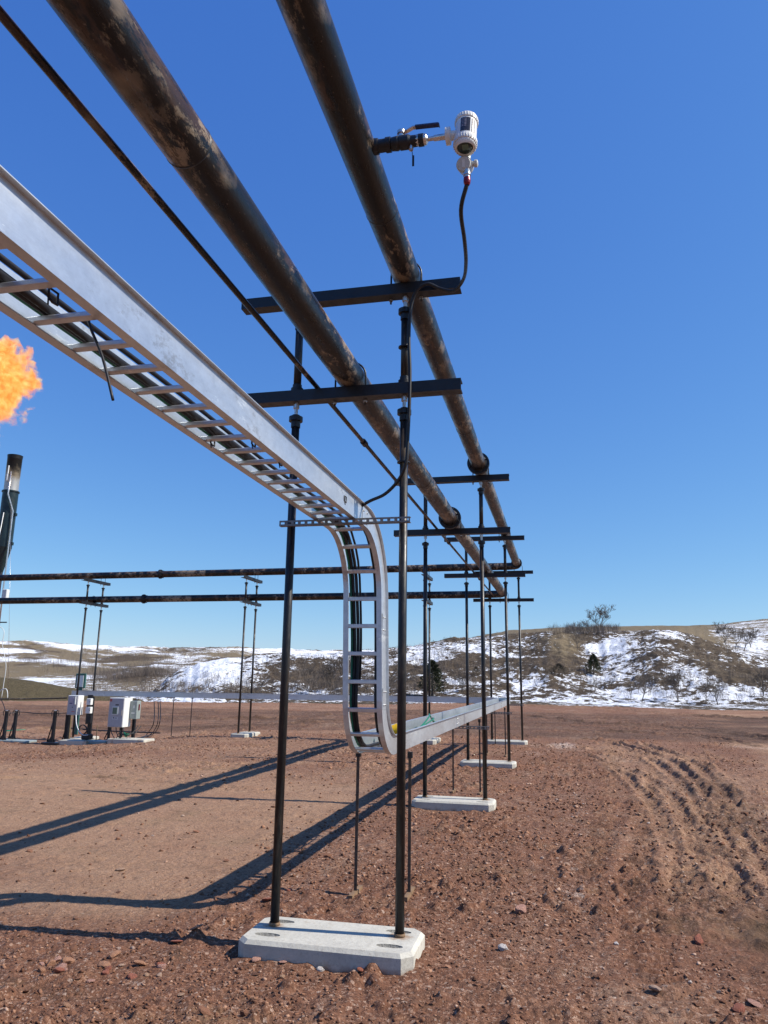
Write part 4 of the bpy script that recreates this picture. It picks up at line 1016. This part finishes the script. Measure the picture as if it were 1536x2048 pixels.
# ------------------------------------------------------------------ cabinets and boxes at the left
YC = 20.3
def cz(px, py, Y=YC): return atY(px, py, Y)
g0 = gz(-13.3, 20.3)
def cabinet(name, px0, px1, py0, py1, dep, Y, label, mat, feats):
    a = cz(px0, py1, Y); b = cz(px1, py0, Y); o = empty(name, ((a.x+b.x)/2, Y, a.z), label, 'electrical cabinet')
    part('body', MB().bbox((a.x, Y, a.z), (b.x, Y+dep, b.z), .008), mat, o)
    part('door', MB().bbox((a.x+.012, Y-.02, a.z+.012), (b.x-.012, Y-.001, b.z-.012), .005), M['doorshade'], o)
    feats(o, a, b, Y-.021); return o
def fill(o, a, b, Y, rects):
    W_, H_ = b.x-a.x, b.z-a.z
    for nm, u0_, v0_, u1_, v1_, mt, t in rects: part(nm, MB().box((a.x+u0_*W_, Y-t, a.z+v0_*H_), (a.x+u1_*W_, Y, a.z+v1_*H_)), M[mt], o)
cabinet('control_cabinet', 214.5, 250, 1396, 1454, .42, 20.2, 'tall white control cabinet with a window in its door, standing on the right concrete base', M['white'],
        lambda o, a, b, Y: fill(o, a, b, Y, (('window_frame', .27, .42, .66, .70, 'offwhite', .02), ('warning_sticker', .04, .87, .2, .97, 'redmark', .002), ('nameplate', .44, .74, .66, .78, 'label', .002), ('maker_plate', .3, .27, .68, .35, 'offwhite', .002), ('plate_mark', .34, .295, .42, .34, 'label', .004), ('plate_mark', .45, .30, .64, .325, 'blue', .004), ('handle', .9, .4, .94, .6, 'steel', .03))))
a = cz(223, 1422, 20.2)
cw = [o for o in bpy.data.objects if o.name.startswith('control_cabinet')][0]
aa_, bb_ = cz(214.5, 1454, 20.2), cz(250, 1396, 20.2); W_c, H_c = bb_.x-aa_.x, bb_.z-aa_.z
part('window', MB().box((aa_.x+.31*W_c, 20.15, aa_.z+.45*H_c), (aa_.x+.6*W_c, 20.157, aa_.z+.67*H_c)), M['lcd'], cw)
cabinet('control_cabinet', 133, 157.5, 1391, 1430, .28, 20.45, 'small white control cabinet with two readouts, on the left concrete base', M['white'],
        lambda o, a, b, Y: fill(o, a, b, Y, (('readout', .2, .7, .6, .9, 'sticker', .012), ('nameplate', .15, .52, .62, .68, 'sticker', .003), ('plate_mark', .22, .58, .5, .62, 'blue', .005), ('handle', .75, .55, .82, .95, 'offwhite', .03), ('warning_sticker', .5, .16, .78, .2, 'redmark', .003), ('lock', .52, .38, .58, .42, 'label', .01))))
# disconnect switch
a, b = cz(258, 1438, 20.5), cz(275, 1402, 20.5); o = empty('disconnect_switch', ((a.x+b.x)/2, 20.5, a.z), 'grey disconnect switch box with side lever, right of the tall cabinet', 'switch box')
part('body', MB().bbox((a.x, 20.5, a.z), (b.x, 20.72, b.z), .01), M['grey'], o); part('lever', MB().box((b.x+.001, 20.58, a.z+.25), (b.x+.03, 20.61, a.z+.42)), M['red'], o)
fill(o, a, b, 20.4995, (('label_plate', .25, .3, .75, .36, 'offwhite', .002), ('label_plate', .5, .6, .65, .75, 'offwhite', .002)))
# relay panel with the two small boxes
a, b = cz(170, 1448, 20.6), cz(186, 1390, 20.6); o = empty('equipment_panel', ((a.x+b.x)/2, 20.6, a.z), 'narrow black mounting panel with two white boxes on it, between the cabinets', 'panel')
part('back_plate', MB().bbox((a.x, 20.6, a.z), (b.x, 20.63, b.z), .005), M['black'], o)
for (p0_, q0_, p1_, q1_) in ((173, 1397, 183, 1410), (171, 1414, 182, 1427)):
    u, v = cz(p0_, q1_, 20.5), cz(p1_, q0_, 20.5); k = part('white_box', MB().bbox((u.x, 20.48, u.z), (v.x, 20.598, v.z), .01), M['white'], o)
    part('latch', MB().box((v.x-.03, 20.46, (u.z+v.z)/2-.01), (v.x-.008, 20.479, (u.z+v.z)/2+.01)), M['cable'], k)
u, v = cz(172, 1446, 20.5), cz(182, 1432, 20.5); part('black_box', MB().bbox((u.x, 20.5, u.z), (v.x, 20.598, v.z), .01), M['cable'], o)
# supports and slabs
def skid(px0, px1, Y, label, dep=.6, h_=.15, mat=None, name='concrete_slab'):
    a, b = atY(px0, 1480, Y), atY(px1, 1480, Y); zz = gz(a.x, Y)
    return solo(name, MB().bbox((a.x, Y, zz-.1), (b.x, Y+dep, zz+h_), .015), mat or M['conc'], label, 'concrete base' if mat is None else 'skid', loc=((a.x+b.x)/2, Y, zz))
skid(116, 172, 20.1, 'pale concrete slab under the small cabinet and black panel'); skid(214, 288, 19.95, 'pale concrete slab under the tall white cabinet and grey switch')
skid(178, 212, 20.25, 'dark steel skid lying between the two cabinet slabs', .4, .1, M['grey'], 'steel_skid')
zg = gz(-13.2, 20.5)
def leg(px, y0, y1, Y, label, r=.03, brace=False):
    p = atY(px, y0, Y); zz = gz(p.x, Y)+.1; o = empty('cabinet_support', (p.x, Y, zz), label, 'steel support', 'black steel posts holding the cabinets')
    part('post', MB().box((-r, -r, 0), (r, r, p.z-zz), None, (p.x, Y, zz)), M['black'], o)
    part('foot_plate', MB().bbox((-.09, -.09, 0), (.09, .09, .015), .003, None, (p.x, Y, zz)), M['black'], o)
    if brace: part('brace', MB().tube([(p.x-.01, Y+.02, p.z-.25), (p.x-.14, Y+.02, zz+.02)], .016, 8), M['black'], o)
leg(220, 1440, 0, 20.4, 'black post behind the left side of the tall white cabinet', .03, True); leg(244, 1440, 0, 20.5, 'black post behind the right side of the tall white cabinet'); leg(272, 1399, 0, 20.75, 'black post behind the grey switch box', .04)
leg(137, 1428, 0, 20.6, 'black post under the small white cabinet', .05, True); leg(187, 1394, 0, 20.7, 'slim black post right of the black panel'); leg(178, 1440, 0, 20.7, 'short black post under the black panel', .02)
# A-frame supports at the far left
for px, Y, l in ((14, 20.6, 'black braced post on the left skid, nearest the picture edge'), (33, 21.0, 'black braced post on the left skid, second from the picture edge'), (111, 20.3, 'black braced post standing between the skid and the small cabinet')):
    p = atY(px, 1422, Y); zz = gz(p.x, Y)+.06; o = empty('braced_post', (p.x, Y, zz), l, 'steel support', 'black braced posts at the left')
    part('post', MB().bbox((-.04, -.04, 0), (.04, .04, p.z-zz), .004, None, (p.x, Y, zz)), M['black'], o)
    part('brace', MB().tube([(p.x-.02, Y, zz+.75*(p.z-zz)), (p.x-.17, Y, zz+.02)], .018, 8), M['black'], o)
    gs = MB(); gs.prism(None, [(p.x-.01, Y-.005, zz+.22), (p.x+.1, Y-.005, zz), (p.x-.18, Y-.005, zz)], [(p.x-.01, Y+.005, zz+.22), (p.x+.1, Y+.005, zz), (p.x-.18, Y+.005, zz)]); part('gusset', gs, M['black'], o)
    part('cap', MB().lathe((p.x, Y, p.z), (0, 0, 1), [(0, .05), (.02, .05), (.03, .02)], 10), M['steel'], o)
    for s in (-1, 1): part('hook', MB().tube(bez([(p.x, Y, p.z-.02), (p.x+s*.08, Y, p.z+.02), (p.x+s*.12, Y, p.z-.06), (p.x+s*.1, Y, p.z-.14)], 4), .012, 6), M['cable'], o)
skid(-30, 53, 20.5, 'long grey steel skid at the left edge under the braced posts', .5, .06, M['grey'], 'steel_skid'); skid(82, 116, 20.05, 'short dark steel skid left of the small cabinet slab', .4, .06, M['black'], 'steel_skid')
# low pipes and cables at left
def line(pts, r, mat, label, cat='cable', name='cable', Y=None, n=8):
    return solo(name, MB().tube(bez(pts, n), r, 8), mat, label, cat)
line([atY(-40, 1398, 21.6), atY(60, 1398, 21.6), atY(134, 1396, 21.6)], .02, M['pipe'], 'thin horizontal pipe at the left edge, level with the low tray', 'pipe', 'thin_pipe')
line([atY(2, 1398, 21), atY(8, 1412, 20.9), atY(11, 1424, 20.7)], .012, M['cable'], 'short black cable dropping from the thin pipe to the leftmost braced post')
line([atY(15, 1428, 20.6), atY(40, 1424, 20.9), atY(75, 1427, 20.6), atY(112, 1427, 20.3), atY(134, 1426, 20.5)], .012, M['cable'], 'black cable strung between the braced posts and the small cabinet')
line([atZ(-20, 1464, -.25), atZ(60, 1457, -.25), atZ(120, 1455, -.25), atZ(160, 1458, -.25), atZ(220, 1462, -.23), atZ(320, 1466, -.15)], .022, M['cable'], 'thick black hose lying on the dirt behind the cabinets', 'hose', 'hose')
line([atZ(-20, 1466, -.25), atZ(40, 1460, -.25), atZ(100, 1458, -.25)], .02, M['green'], 'green hose lying on the dirt at the left edge', 'hose', 'hose')
for k, (xa_, l) in enumerate(((308, 'left of three cables dropping from the low tray right of the cabinets'), (316, 'middle of three cables dropping from the low tray right of the cabinets'), (320, 'right of three cables dropping from the low tray right of the cabinets'))):
    line([atY(xa_, 1401, 21.8), atY(xa_+1, 1425, 21.4), atY(xa_-2, 1450, 21.), atZ(xa_-14, 1468, -.18), atZ(285-k*6, 1478-k, -.12)], .013, M['cable'], l)
lp = []
for k in range(40):
    a = k/40*4*math.pi; c = atY(166, 1459, 20.35); lp.append((c.x+math.cos(a)*(.13+.01*math.sin(k)), 20.3+.002*k, c.z+.13*math.sin(a)))
solo('cable_coil', MB().tube(lp, .012, 6), M['cable'], 'coil of black cable hanging under the small white cabinet', 'cable coil')
line([atY(152, 1430, 20.4), atY(153, 1448, 20.3), atY(158, 1462, 20.2), atY(166, 1470, 20.2), atY(176, 1470, 20.3)], .014, M['offwhite'], 'pale cable dropping from the small white cabinet')
CL = ('leftmost', 'second', 'third', 'rightmost')
for k, (xa_, xb, yb) in enumerate(((222, 236, 1478), (232, 245, 1476), (240, 262, 1470), (247, 268, 1466))):
    line([atY(xa_, 1453, 20.3), atY(xa_+1, 1465, 20.2), atY((xa_+xb)/2+2, yb, 20.1), atY(xb+3, 1466, 20.3), atY(xb+14, 1452 if k > 1 else 1472, 20.5)], .013, M['cable'], f'{CL[k]} of the black cables looping under the tall white cabinet')
sp_ = atY(252, 1474, 20.15); so_ = MB()
for k in range(24): a = k*.6; so_.tube([sp_, sp_+Vector((math.cos(a)*.12*random.random(), math.sin(a)*.1*random.random(), .1*random.random()+.03))], .012, 5)
solo('cable_bundle', so_, M['green'], 'small tangle of green cable ends on the slab under the tall cabinet', 'cable')
solo('rubber_block', MB().bbox(tuple(atY(161, 1479, 20.3)), tuple(atY(177, 1469, 20.3)+Vector((0, .25, 0))), .02), M['cable'], 'black rubber block on the slab below the cable coil', 'block')
# sign behind
a, b = atY(153, 1374, 24), atY(168, 1351, 24); o = empty('sign_board', ((a.x+b.x)/2, 24, gz(a.x, 24)), 'white board in a green frame on a green post, behind the left transverse frame', 'sign')
part('frame', MB().bbox((a.x-.07, 24, a.z-.04), (b.x+.07, 24.06, b.z+.07), .01), M['teal'], o); part('panel', MB().box((a.x, 23.985, a.z), (b.x, 23.998, b.z)), M['panelwhite'], o)
part('post', MB().box(((a.x+b.x)/2-.12, 24.0, gz(a.x, 24)), ((a.x+b.x)/2+.08, 24.05, a.z)), M['teal'], o); part('orange_fitting', MB().lathe((a.x+.03, 23.93, a.z-.42), (0, 0, 1), [(0, .1), (.2, .1), (.22, .05)], 12), M['orange'], o)
p = atY(143, 1400, 21.2); solo('wooden_post', MB().bbox((p.x-.04, 21.2, gz(p.x, 21.2)-.05), (p.x+.04, 21.28, p.z), .005), M['wood'], 'weathered wooden post behind the small white cabinet', 'post')
p = atY(195, 1450, 20.6); solo('stake', MB().tube([(p.x, 20.6, gz(p.x, 20.6)-.05), (p.x, 20.6, p.z)], .015, 6), M['wood'], 'short thin stake between the two cabinets', 'stake')

# ------------------------------------------------------------------ flare stack
YF = 30.
c = atY(22, 980, YF); FX = c.x
fb = gz(FX, YF)
FS = empty('flare_stack', (FX, YF, fb), 'dark flare stack with scorched steel tip at the left edge', 'flare stack')
zt_, zr, zb2, zc2 = atY(28, 912, YF).z, atY(20, 984, YF).z, atY(5, 1095, YF).z, atY(0, 1120, YF).z
tipr, shr = .335, .355
mb = MB(); mb.tube([(FX, YF, zr), (FX, YF, zt_-.03), (FX, YF, zt_)], [tipr*.97, tipr, tipr*1.06], 32, cap=False); mb.tube([(FX, YF, zt_), (FX, YF, zt_-.6)], [tipr*1.04, tipr*.9], 32, cap=False); part('burner_tip', mb, M['tip'], FS)
part('shell', MB().lathe((FX, YF, 0), (0, 0, 1), [(zc2-.6, .1), (zb2-.0, shr), (zr, shr)], 32), M['flare'], FS)
part('ring', MB().lathe((FX, YF, zr-.03), (0, 0, 1), [(0, shr+.04), (.06, shr+.04)], 32), M['flare'], FS)
part('riser', MB().tube([(FX, YF, fb), (FX, YF, zc2-.55)], .1, 16), M['black'], FS)
part('pilot_line', MB().tube([(FX+.2, YF-.38, zr+.9), (FX+.22, YF-.42, zr-.2), (FX+.42, YF-.2, zr-1), (FX+.43, YF-.2, zb2-2.), (FX+.45, YF-.2, 3.5)], .035, 8), M['steel'], FS)
part('igniter', MB().lathe((FX+.05, YF-.4, zr+.45), (0, 0, 1), [(0, .05), (.3, .05), (.32, .03), (.75, .03)], 10), M['white'], FS)
part('support_line', MB().tube([(FX+.1, YF-.4, zb2+1.6), (FX-.0, YF-.42, zb2), (FX+.15, YF-.4, zb2-1.2), (FX+.2, YF-.4, 1)], .02, 6), M['white'], FS)
q = atY(12, 1190, YF-.3); part('instrument_box', MB().bbox((q.x-.12, YF-.45, q.z-.28), (q.x+.14, YF-.25, q.z+.25), .02), M['offwhite'], FS)
q = atY(4, 1246, YF-.3); part('bracket', MB().box((q.x-.3, YF-.4, q.z), (q.x+.3, YF-.35, q.z+.05)), M['black'], FS)
for k, z in enumerate((zr-1.2, zr-2.6)): part('lug', MB().box((FX+shr-.01, YF-.06, z), (FX+shr+.12, YF+.06, z+.14)), M['flare'], FS)
solo('guy_wire', MB().tube([(FX+.35, YF-.3, zr-.6), tuple(atY(16, 1395, YF-1.))], .008, 5), M['steel'], 'thin straight wire running down from the flare stack to the ground', 'wire')
solo('cable', MB().tube(bez([atY(-5, 1250, 29), atY(8, 1262, 29), atY(5, 1290, 29), atY(12, 1330, 29), atY(7, 1370, 29), atY(3, 1396, 29)], 6), .015, 6), M['offwhite'], 'pale thin line dangling at the left edge below the flare stack', 'cable')
solo('conduit', MB().tube(bez([atY(-5, 1388, 27), atY(3, 1380, 27), atY(12, 1378, 27), atY(15, 1386, 27), atY(15, 1396, 27)], 6), .018, 6), M['offwhite'], 'pale curved conduit at the left edge just above the dirt', 'conduit')

fc = atY(-20, 790, YF)
FSC = (1/2.35, 1/1.4, 1/2.7)
# flame: burning gas, a glowing volume inside its own ragged outline
def mk_flame():
    m = N('burning_gas'); m.t.nodes.remove(m.b)
    ab = m.n('ShaderNodeVolumeAbsorption'); em = m.n('ShaderNodeEmission'); ad = m.n('ShaderNodeAddShader')
    geo = m.tc.outputs['Object']
    n0 = m.n('ShaderNodeTexNoise'); n0.inputs['Scale'].default_value = .7; n0.inputs['Detail'].default_value = 3; m.l(geo, n0.inputs['Vector'])
    add = m.n('ShaderNodeVectorMath', operation='MULTIPLY_ADD'); m.l(n0.outputs['Color'], add.inputs[0]); add.inputs[1].default_value = (1.2, 1.2, 1.2); m.l(geo, add.inputs[2])
    f1 = m.math('ADD', m.math('MULTIPLY', m.noise(.75, 3, .6, vec=add.outputs[0]), .55), m.math('MULTIPLY', m.noise(2.0, 9, .75, vec=add.outputs[0]), .45))
    sx = m.n('ShaderNodeSeparateXYZ'); m.l(m.tc.outputs['Generated'], sx.inputs[0])
    ln = m.n('ShaderNodeVectorMath', operation='LENGTH'); mp = m.n('ShaderNodeMapping'); mp.inputs['Scale'].default_value = FSC; m.l(geo, mp.inputs[0]); m.l(mp.outputs[0], ln.inputs[0])
    core = m.math('MULTIPLY', m.math('SUBTRACT', .9, ln.outputs['Value']), .62)
    thr = m.math('ADD', m.math('ADD', m.math('MULTIPLY_ADD', f1, 2.9, -.95), core), m.math('MULTIPLY', m.math('SUBTRACT', sx.outputs[2], .55), .6))
    d = m.ramp(thr, [(.47, 0.), (.58, 1.)])
    d = m.math('MULTIPLY', d, m.ramp(m.math('ADD', sx.outputs[2], m.math('MULTIPLY', m.math('SUBTRACT', m.noise(1.3, 5), .5), .5)), [(.22, .22), (.5, 1.)]))
    ab.inputs['Color'].default_value = (.1, .1, .1, 1); m.l(m.math('MULTIPLY', d, 3.4), ab.inputs['Density'])
    m.l(m.ramp(m.noise(2.6, 8, .75, vec=add.outputs[0]), [(.38, (1, .13, .03)), (.5, (1, .36, .06)), (.6, (1.0, .78, .26))]), em.inputs['Color'])
    m.l(m.math('MULTIPLY', d, 3.2), em.inputs['Strength'])
    m.l(ab.outputs[0], ad.inputs[0]); m.l(em.outputs[0], ad.inputs[1]); v = ad
    m.l(v.outputs[0], m.o.inputs['Volume']); return m.m
bmf = bmesh.new(); bmesh.ops.create_icosphere(bmf, subdivisions=5, radius=1)
def px2(px, py): return atY(px, py, YF)
wt, ht = (px2(70, 780).x-px2(-125, 780).x)/2, (px2(0, 680).z-px2(0, 872).z)/2
for v in bmf.verts:
    x, y, z = v.co; n_ = float(fbm(np.array([x*2.2+z*1.3]), np.array([y*2.2-z*2.1+4]), 4, 301)[0]); n2 = float(fbm(np.array([x*7+y*5]), np.array([z*7-y*3]), 3, 311)[0])
    k = 1.04+.30*n_+.14*n2
    v.co = Vector((x*wt*k*(1.0-.05*z), y*wt*.34*k, z*ht*k*1.12))
mf = bpy.data.meshes.new('flame'); bmf.to_mesh(mf); bmf.free(); mf.materials.append(mk_flame())
fo = bpy.data.objects.new('flame', mf); C.objects.link(fo); fo.location = (fc.x, YF, fc.z); tag(fo, 'ragged orange gas flame burning above the flare stack', 'flame')

# ------------------------------------------------------------------ rocks and gravel
def rock_mesh(seed, n=2, flat=.6):
    rg = np.random.default_rng(seed); bm = bmesh.new(); bmesh.ops.create_icosphere(bm, subdivisions=n, radius=1)
    pl_ = [(rg.normal(size=3), rg.uniform(.45, .85)) for _ in range(9)]; pl_ = [(p/np.linalg.norm(p), d) for p, d in pl_]
    sc = np.array([1, rg.uniform(.6, .95), flat*rg.uniform(.7, 1.2)])
    for v in bm.verts:
        c = np.array(v.co)
        for p, d in pl_:
            k = c@p
            if k > d: c = c-p*(k-d)
        v.co = Vector(c*sc)
    me = bpy.data.meshes.new('rock'); bm.to_mesh(me); bm.free(); at_ = me.attributes.new('tone', 'FLOAT', 'POINT'); at_.data.foreach_set('value', np.zeros(len(me.vertices), np.float32)); me.materials.append(M['stone']); return me
RM = [rock_mesh(k, 2, .55 if k % 3 else .35) for k in range(8)]
def rock(x, y, s, label, group=None, k=None, mat=None):
    me = RM[k if k is not None else rng.integers(8)]
    o = bpy.data.objects.new('rock', me); C.objects.link(o); o.location = (x, y, gz(x, y)+s*.2); o.scale = (s, s*rng.uniform(.8, 1.1), s*rng.uniform(.8, 1.2))
    o.rotation_euler = (rng.uniform(-.4, .4), rng.uniform(-.4, .4), rng.uniform(0, 6.28)); tag(o, label, 'rock', group)
    if mat:
        m2 = me.copy(); m2.materials.clear(); m2.materials.append(mat); o.data = m2
    return o
M['pinkrock'] = simple('pink_rock', (.5, .27, .2), .9, 0, .25, 14, .01); M['whiterock'] = simple('pale_rock', (.62, .56, .52), .9, 0, .15, 14, .01); M['redrock'] = simple('brick_red_rock', (.36, .12, .07), .9, 0, .25, 14, .01); M['orangerock'] = simple('orange_rock', (.46, .23, .13), .9, 0, .25, 14, .01)
for px, py, s, mt, l in ((1043, 1832, .06, 'pinkrock', 'flat pink rock lying alone right of the near base'), (1008, 1904, .055, 'whiterock', 'pale angular rock right of and below the near base'), (280, 1932, .05, 'orangerock', 'orange split rock in the left foreground'),
    (122, 1945, .05, 'pinkrock', 'pinkish rock in the left foreground near the dark clods'), (1400, 1885, .06, 'redrock', 'red broken rock at the edge of the smooth dark patch at right'), (1232, 1895, .03, 'whiterock', 'small white stone in the right foreground'),
    (1475, 2020, .05, 'redrock', 'brick red rock in the bottom right corner'), (1510, 2010, .045, 'pinkrock', 'pink rock beside the brick red one in the bottom right corner'), (355, 1885, .05, 'redrock', 'red rock in the shadow of the tray, left of the near base'),
    (392, 1880, .05, 'orangerock', 'sandy rock near the tray shadow, left of the near base'), (580, 1780, .04, 'redrock', 'red rock just behind the near left post'), (535, 1800, .05, 'redrock', 'dark red rock left of the near left post, behind the base'),
    (525, 1655, .045, 'orangerock', 'orange rock on the smooth dirt between the two long shadows'), (512, 1928, .035, 'pinkrock', 'pink stone leaning on the front of the near base, at its left'), (566, 1932, .033, 'pinkrock', 'pink stone leaning on the front of the near base, left of its middle'),
    (642, 1941, .035, 'whiterock', 'pale stone leaning on the front of the near base, at its middle'), (720, 1947, .04, 'redrock', 'reddish stone leaning on the front of the near base, right of its middle'), (895, 1940, .03, 'orangerock', 'orange stone at the right end of the near base')):
    p = atZ(px, py); rock(p.x, p.y, s, l, mat=M[mt])
cnt = 0
GL = (('rough reddish rock among many on the dirt in the left foreground', 'loose rocks in the left foreground', (-3.4, -.6, 3.6, 4.9), 80), ('rough reddish rock among many on the dirt in the right foreground', 'loose rocks in the right foreground', (-.6, 1.9, 3.3, 5.2), 60),
      ('small reddish rock on the strip between the frames and the ruts', 'loose rocks right of the frames', (-.8, 1.4, 5.5, 14), 70), ('small reddish rock on the flat dirt left of the rack', 'loose rocks left of the rack', (-6, -2.2, 5.2, 12), 70))
for l, g_, (xa_, xb, ya, yb), n_ in GL:
    for _ in range(n_):
        x, y = rng.uniform(xa_, xb), rng.uniform(ya, yb)
        if abs(x+1.475) < .62 and abs(y-5.12) < .3: continue
        rock(x, y, rng.uniform(.011, .026)*(1+1.0*(rng.random() < .16)), l, g_)
def gravel(name, cnt, xr, yr, smin, smax, label, seed, powr=1.0):
    rg = np.random.default_rng(seed)
    # small stones, density falling with distance
    r = np.exp(rg.uniform(math.log(yr[0]), math.log(yr[1]), cnt)); a = np.radians(rg.uniform(xr[0], xr[1], cnt))
    x = r*np.sin(a); y = r*np.cos(a); z, tan, wet, chip, pale = ground(x, y, True)
    keep = (rg.random(cnt) < chip**2.2*(.1+1.1*vn(x*1.1, y*1.1, 5)**1.5+.6*(pale > .3)))
    for sx, sy in SLABS: keep &= ~((np.abs(x-sx) < .58)&(np.abs(y-sy) < .3))
    x, y, z, r, pale = x[keep], y[keep], z[keep], r[keep], pale[keep]; n_ = len(x)
    s = (smin+(smax-smin)*rg.random(n_)**3)*np.clip(r/5, 1, 2.2)
    base = np.array([[1,0,0],[-1,0,0],[0,1,0],[0,-1,0],[0,0,1],[0,0,-1]], float); fc_ = np.array([[0,2,4],[2,1,4],[1,3,4],[3,0,4],[2,0,5],[1,2,5],[3,1,5],[0,3,5]])
    j = base[None]+rg.normal(0, .28, (n_, 6, 3)); j *= np.stack([np.ones(n_), rg.uniform(.5, 1, n_), rg.uniform(.3, .8, n_)], -1)[:, None, :]
    th = rg.uniform(0, 6.28, n_); c, s_ = np.cos(th), np.sin(th)
    jx = j[:, :, 0]*c[:, None]-j[:, :, 1]*s_[:, None]; jy = j[:, :, 0]*s_[:, None]+j[:, :, 1]*c[:, None]
    V = np.stack([jx*s[:, None]+x[:, None], jy*s[:, None]+y[:, None], j[:, :, 2]*s[:, None]+(z+s*.2)[:, None]], -1).reshape(-1, 3)
    F_ = (fc_[None]+np.arange(n_)[:, None, None]*6).reshape(-1, 3).astype(np.int32)
    me = bpy.data.meshes.new(name); me.vertices.add(len(V)); me.vertices.foreach_set('co', V.astype(np.float32).ravel()); me.loops.add(F_.size); me.loops.foreach_set('vertex_index', F_.ravel())
    me.polygons.add(len(F_)); me.polygons.foreach_set('loop_start', np.arange(0, F_.size, 3, dtype=np.int32)); me.update(calc_edges=True)
    tone = np.clip(rg.random(n_)**1.1*.93+.06*(pale > .3), 0, .995); at_ = me.attributes.new('tone', 'FLOAT', 'POINT'); at_.data.foreach_set('value', np.repeat(tone, 6).astype(np.float32))
    me.materials.append(M['gravel']); o = bpy.data.objects.new(name, me); C.objects.link(o); tag(o, label, 'gravel', None, 'stuff')
def mk_gravel():
    m = N('crushed_scoria'); f = m.attr('tone')
    col = m.ramp(f, [(0, (.09, .042, .026)), (.4, (.17, .078, .045)), (.7, (.25, .125, .075)), (.87, (.36, .2, .125)), (.96, (.5, .36, .28)), (1, (.6, .52, .46))])
    m.set(Base_Color=col, Roughness=.93, Specular_IOR_Level=.2); return m.m
M['gravel'] = mk_gravel()
for _ in range(16):
    p = atZ(rng.uniform(60, 330), rng.uniform(1915, 1965)); rock(p.x, p.y, rng.uniform(.02, .05), 'larger orange or pink rock in the scattered row left of the near base', 'line of larger broken rocks', mat=M[('orangerock', 'pinkrock', 'redrock')[_ % 3]])
gravel('gravel', 110000, (-46, 24), (2.6, 26), .003, .017, 'crushed red scoria chips scattered over the whole dirt pad', 77)
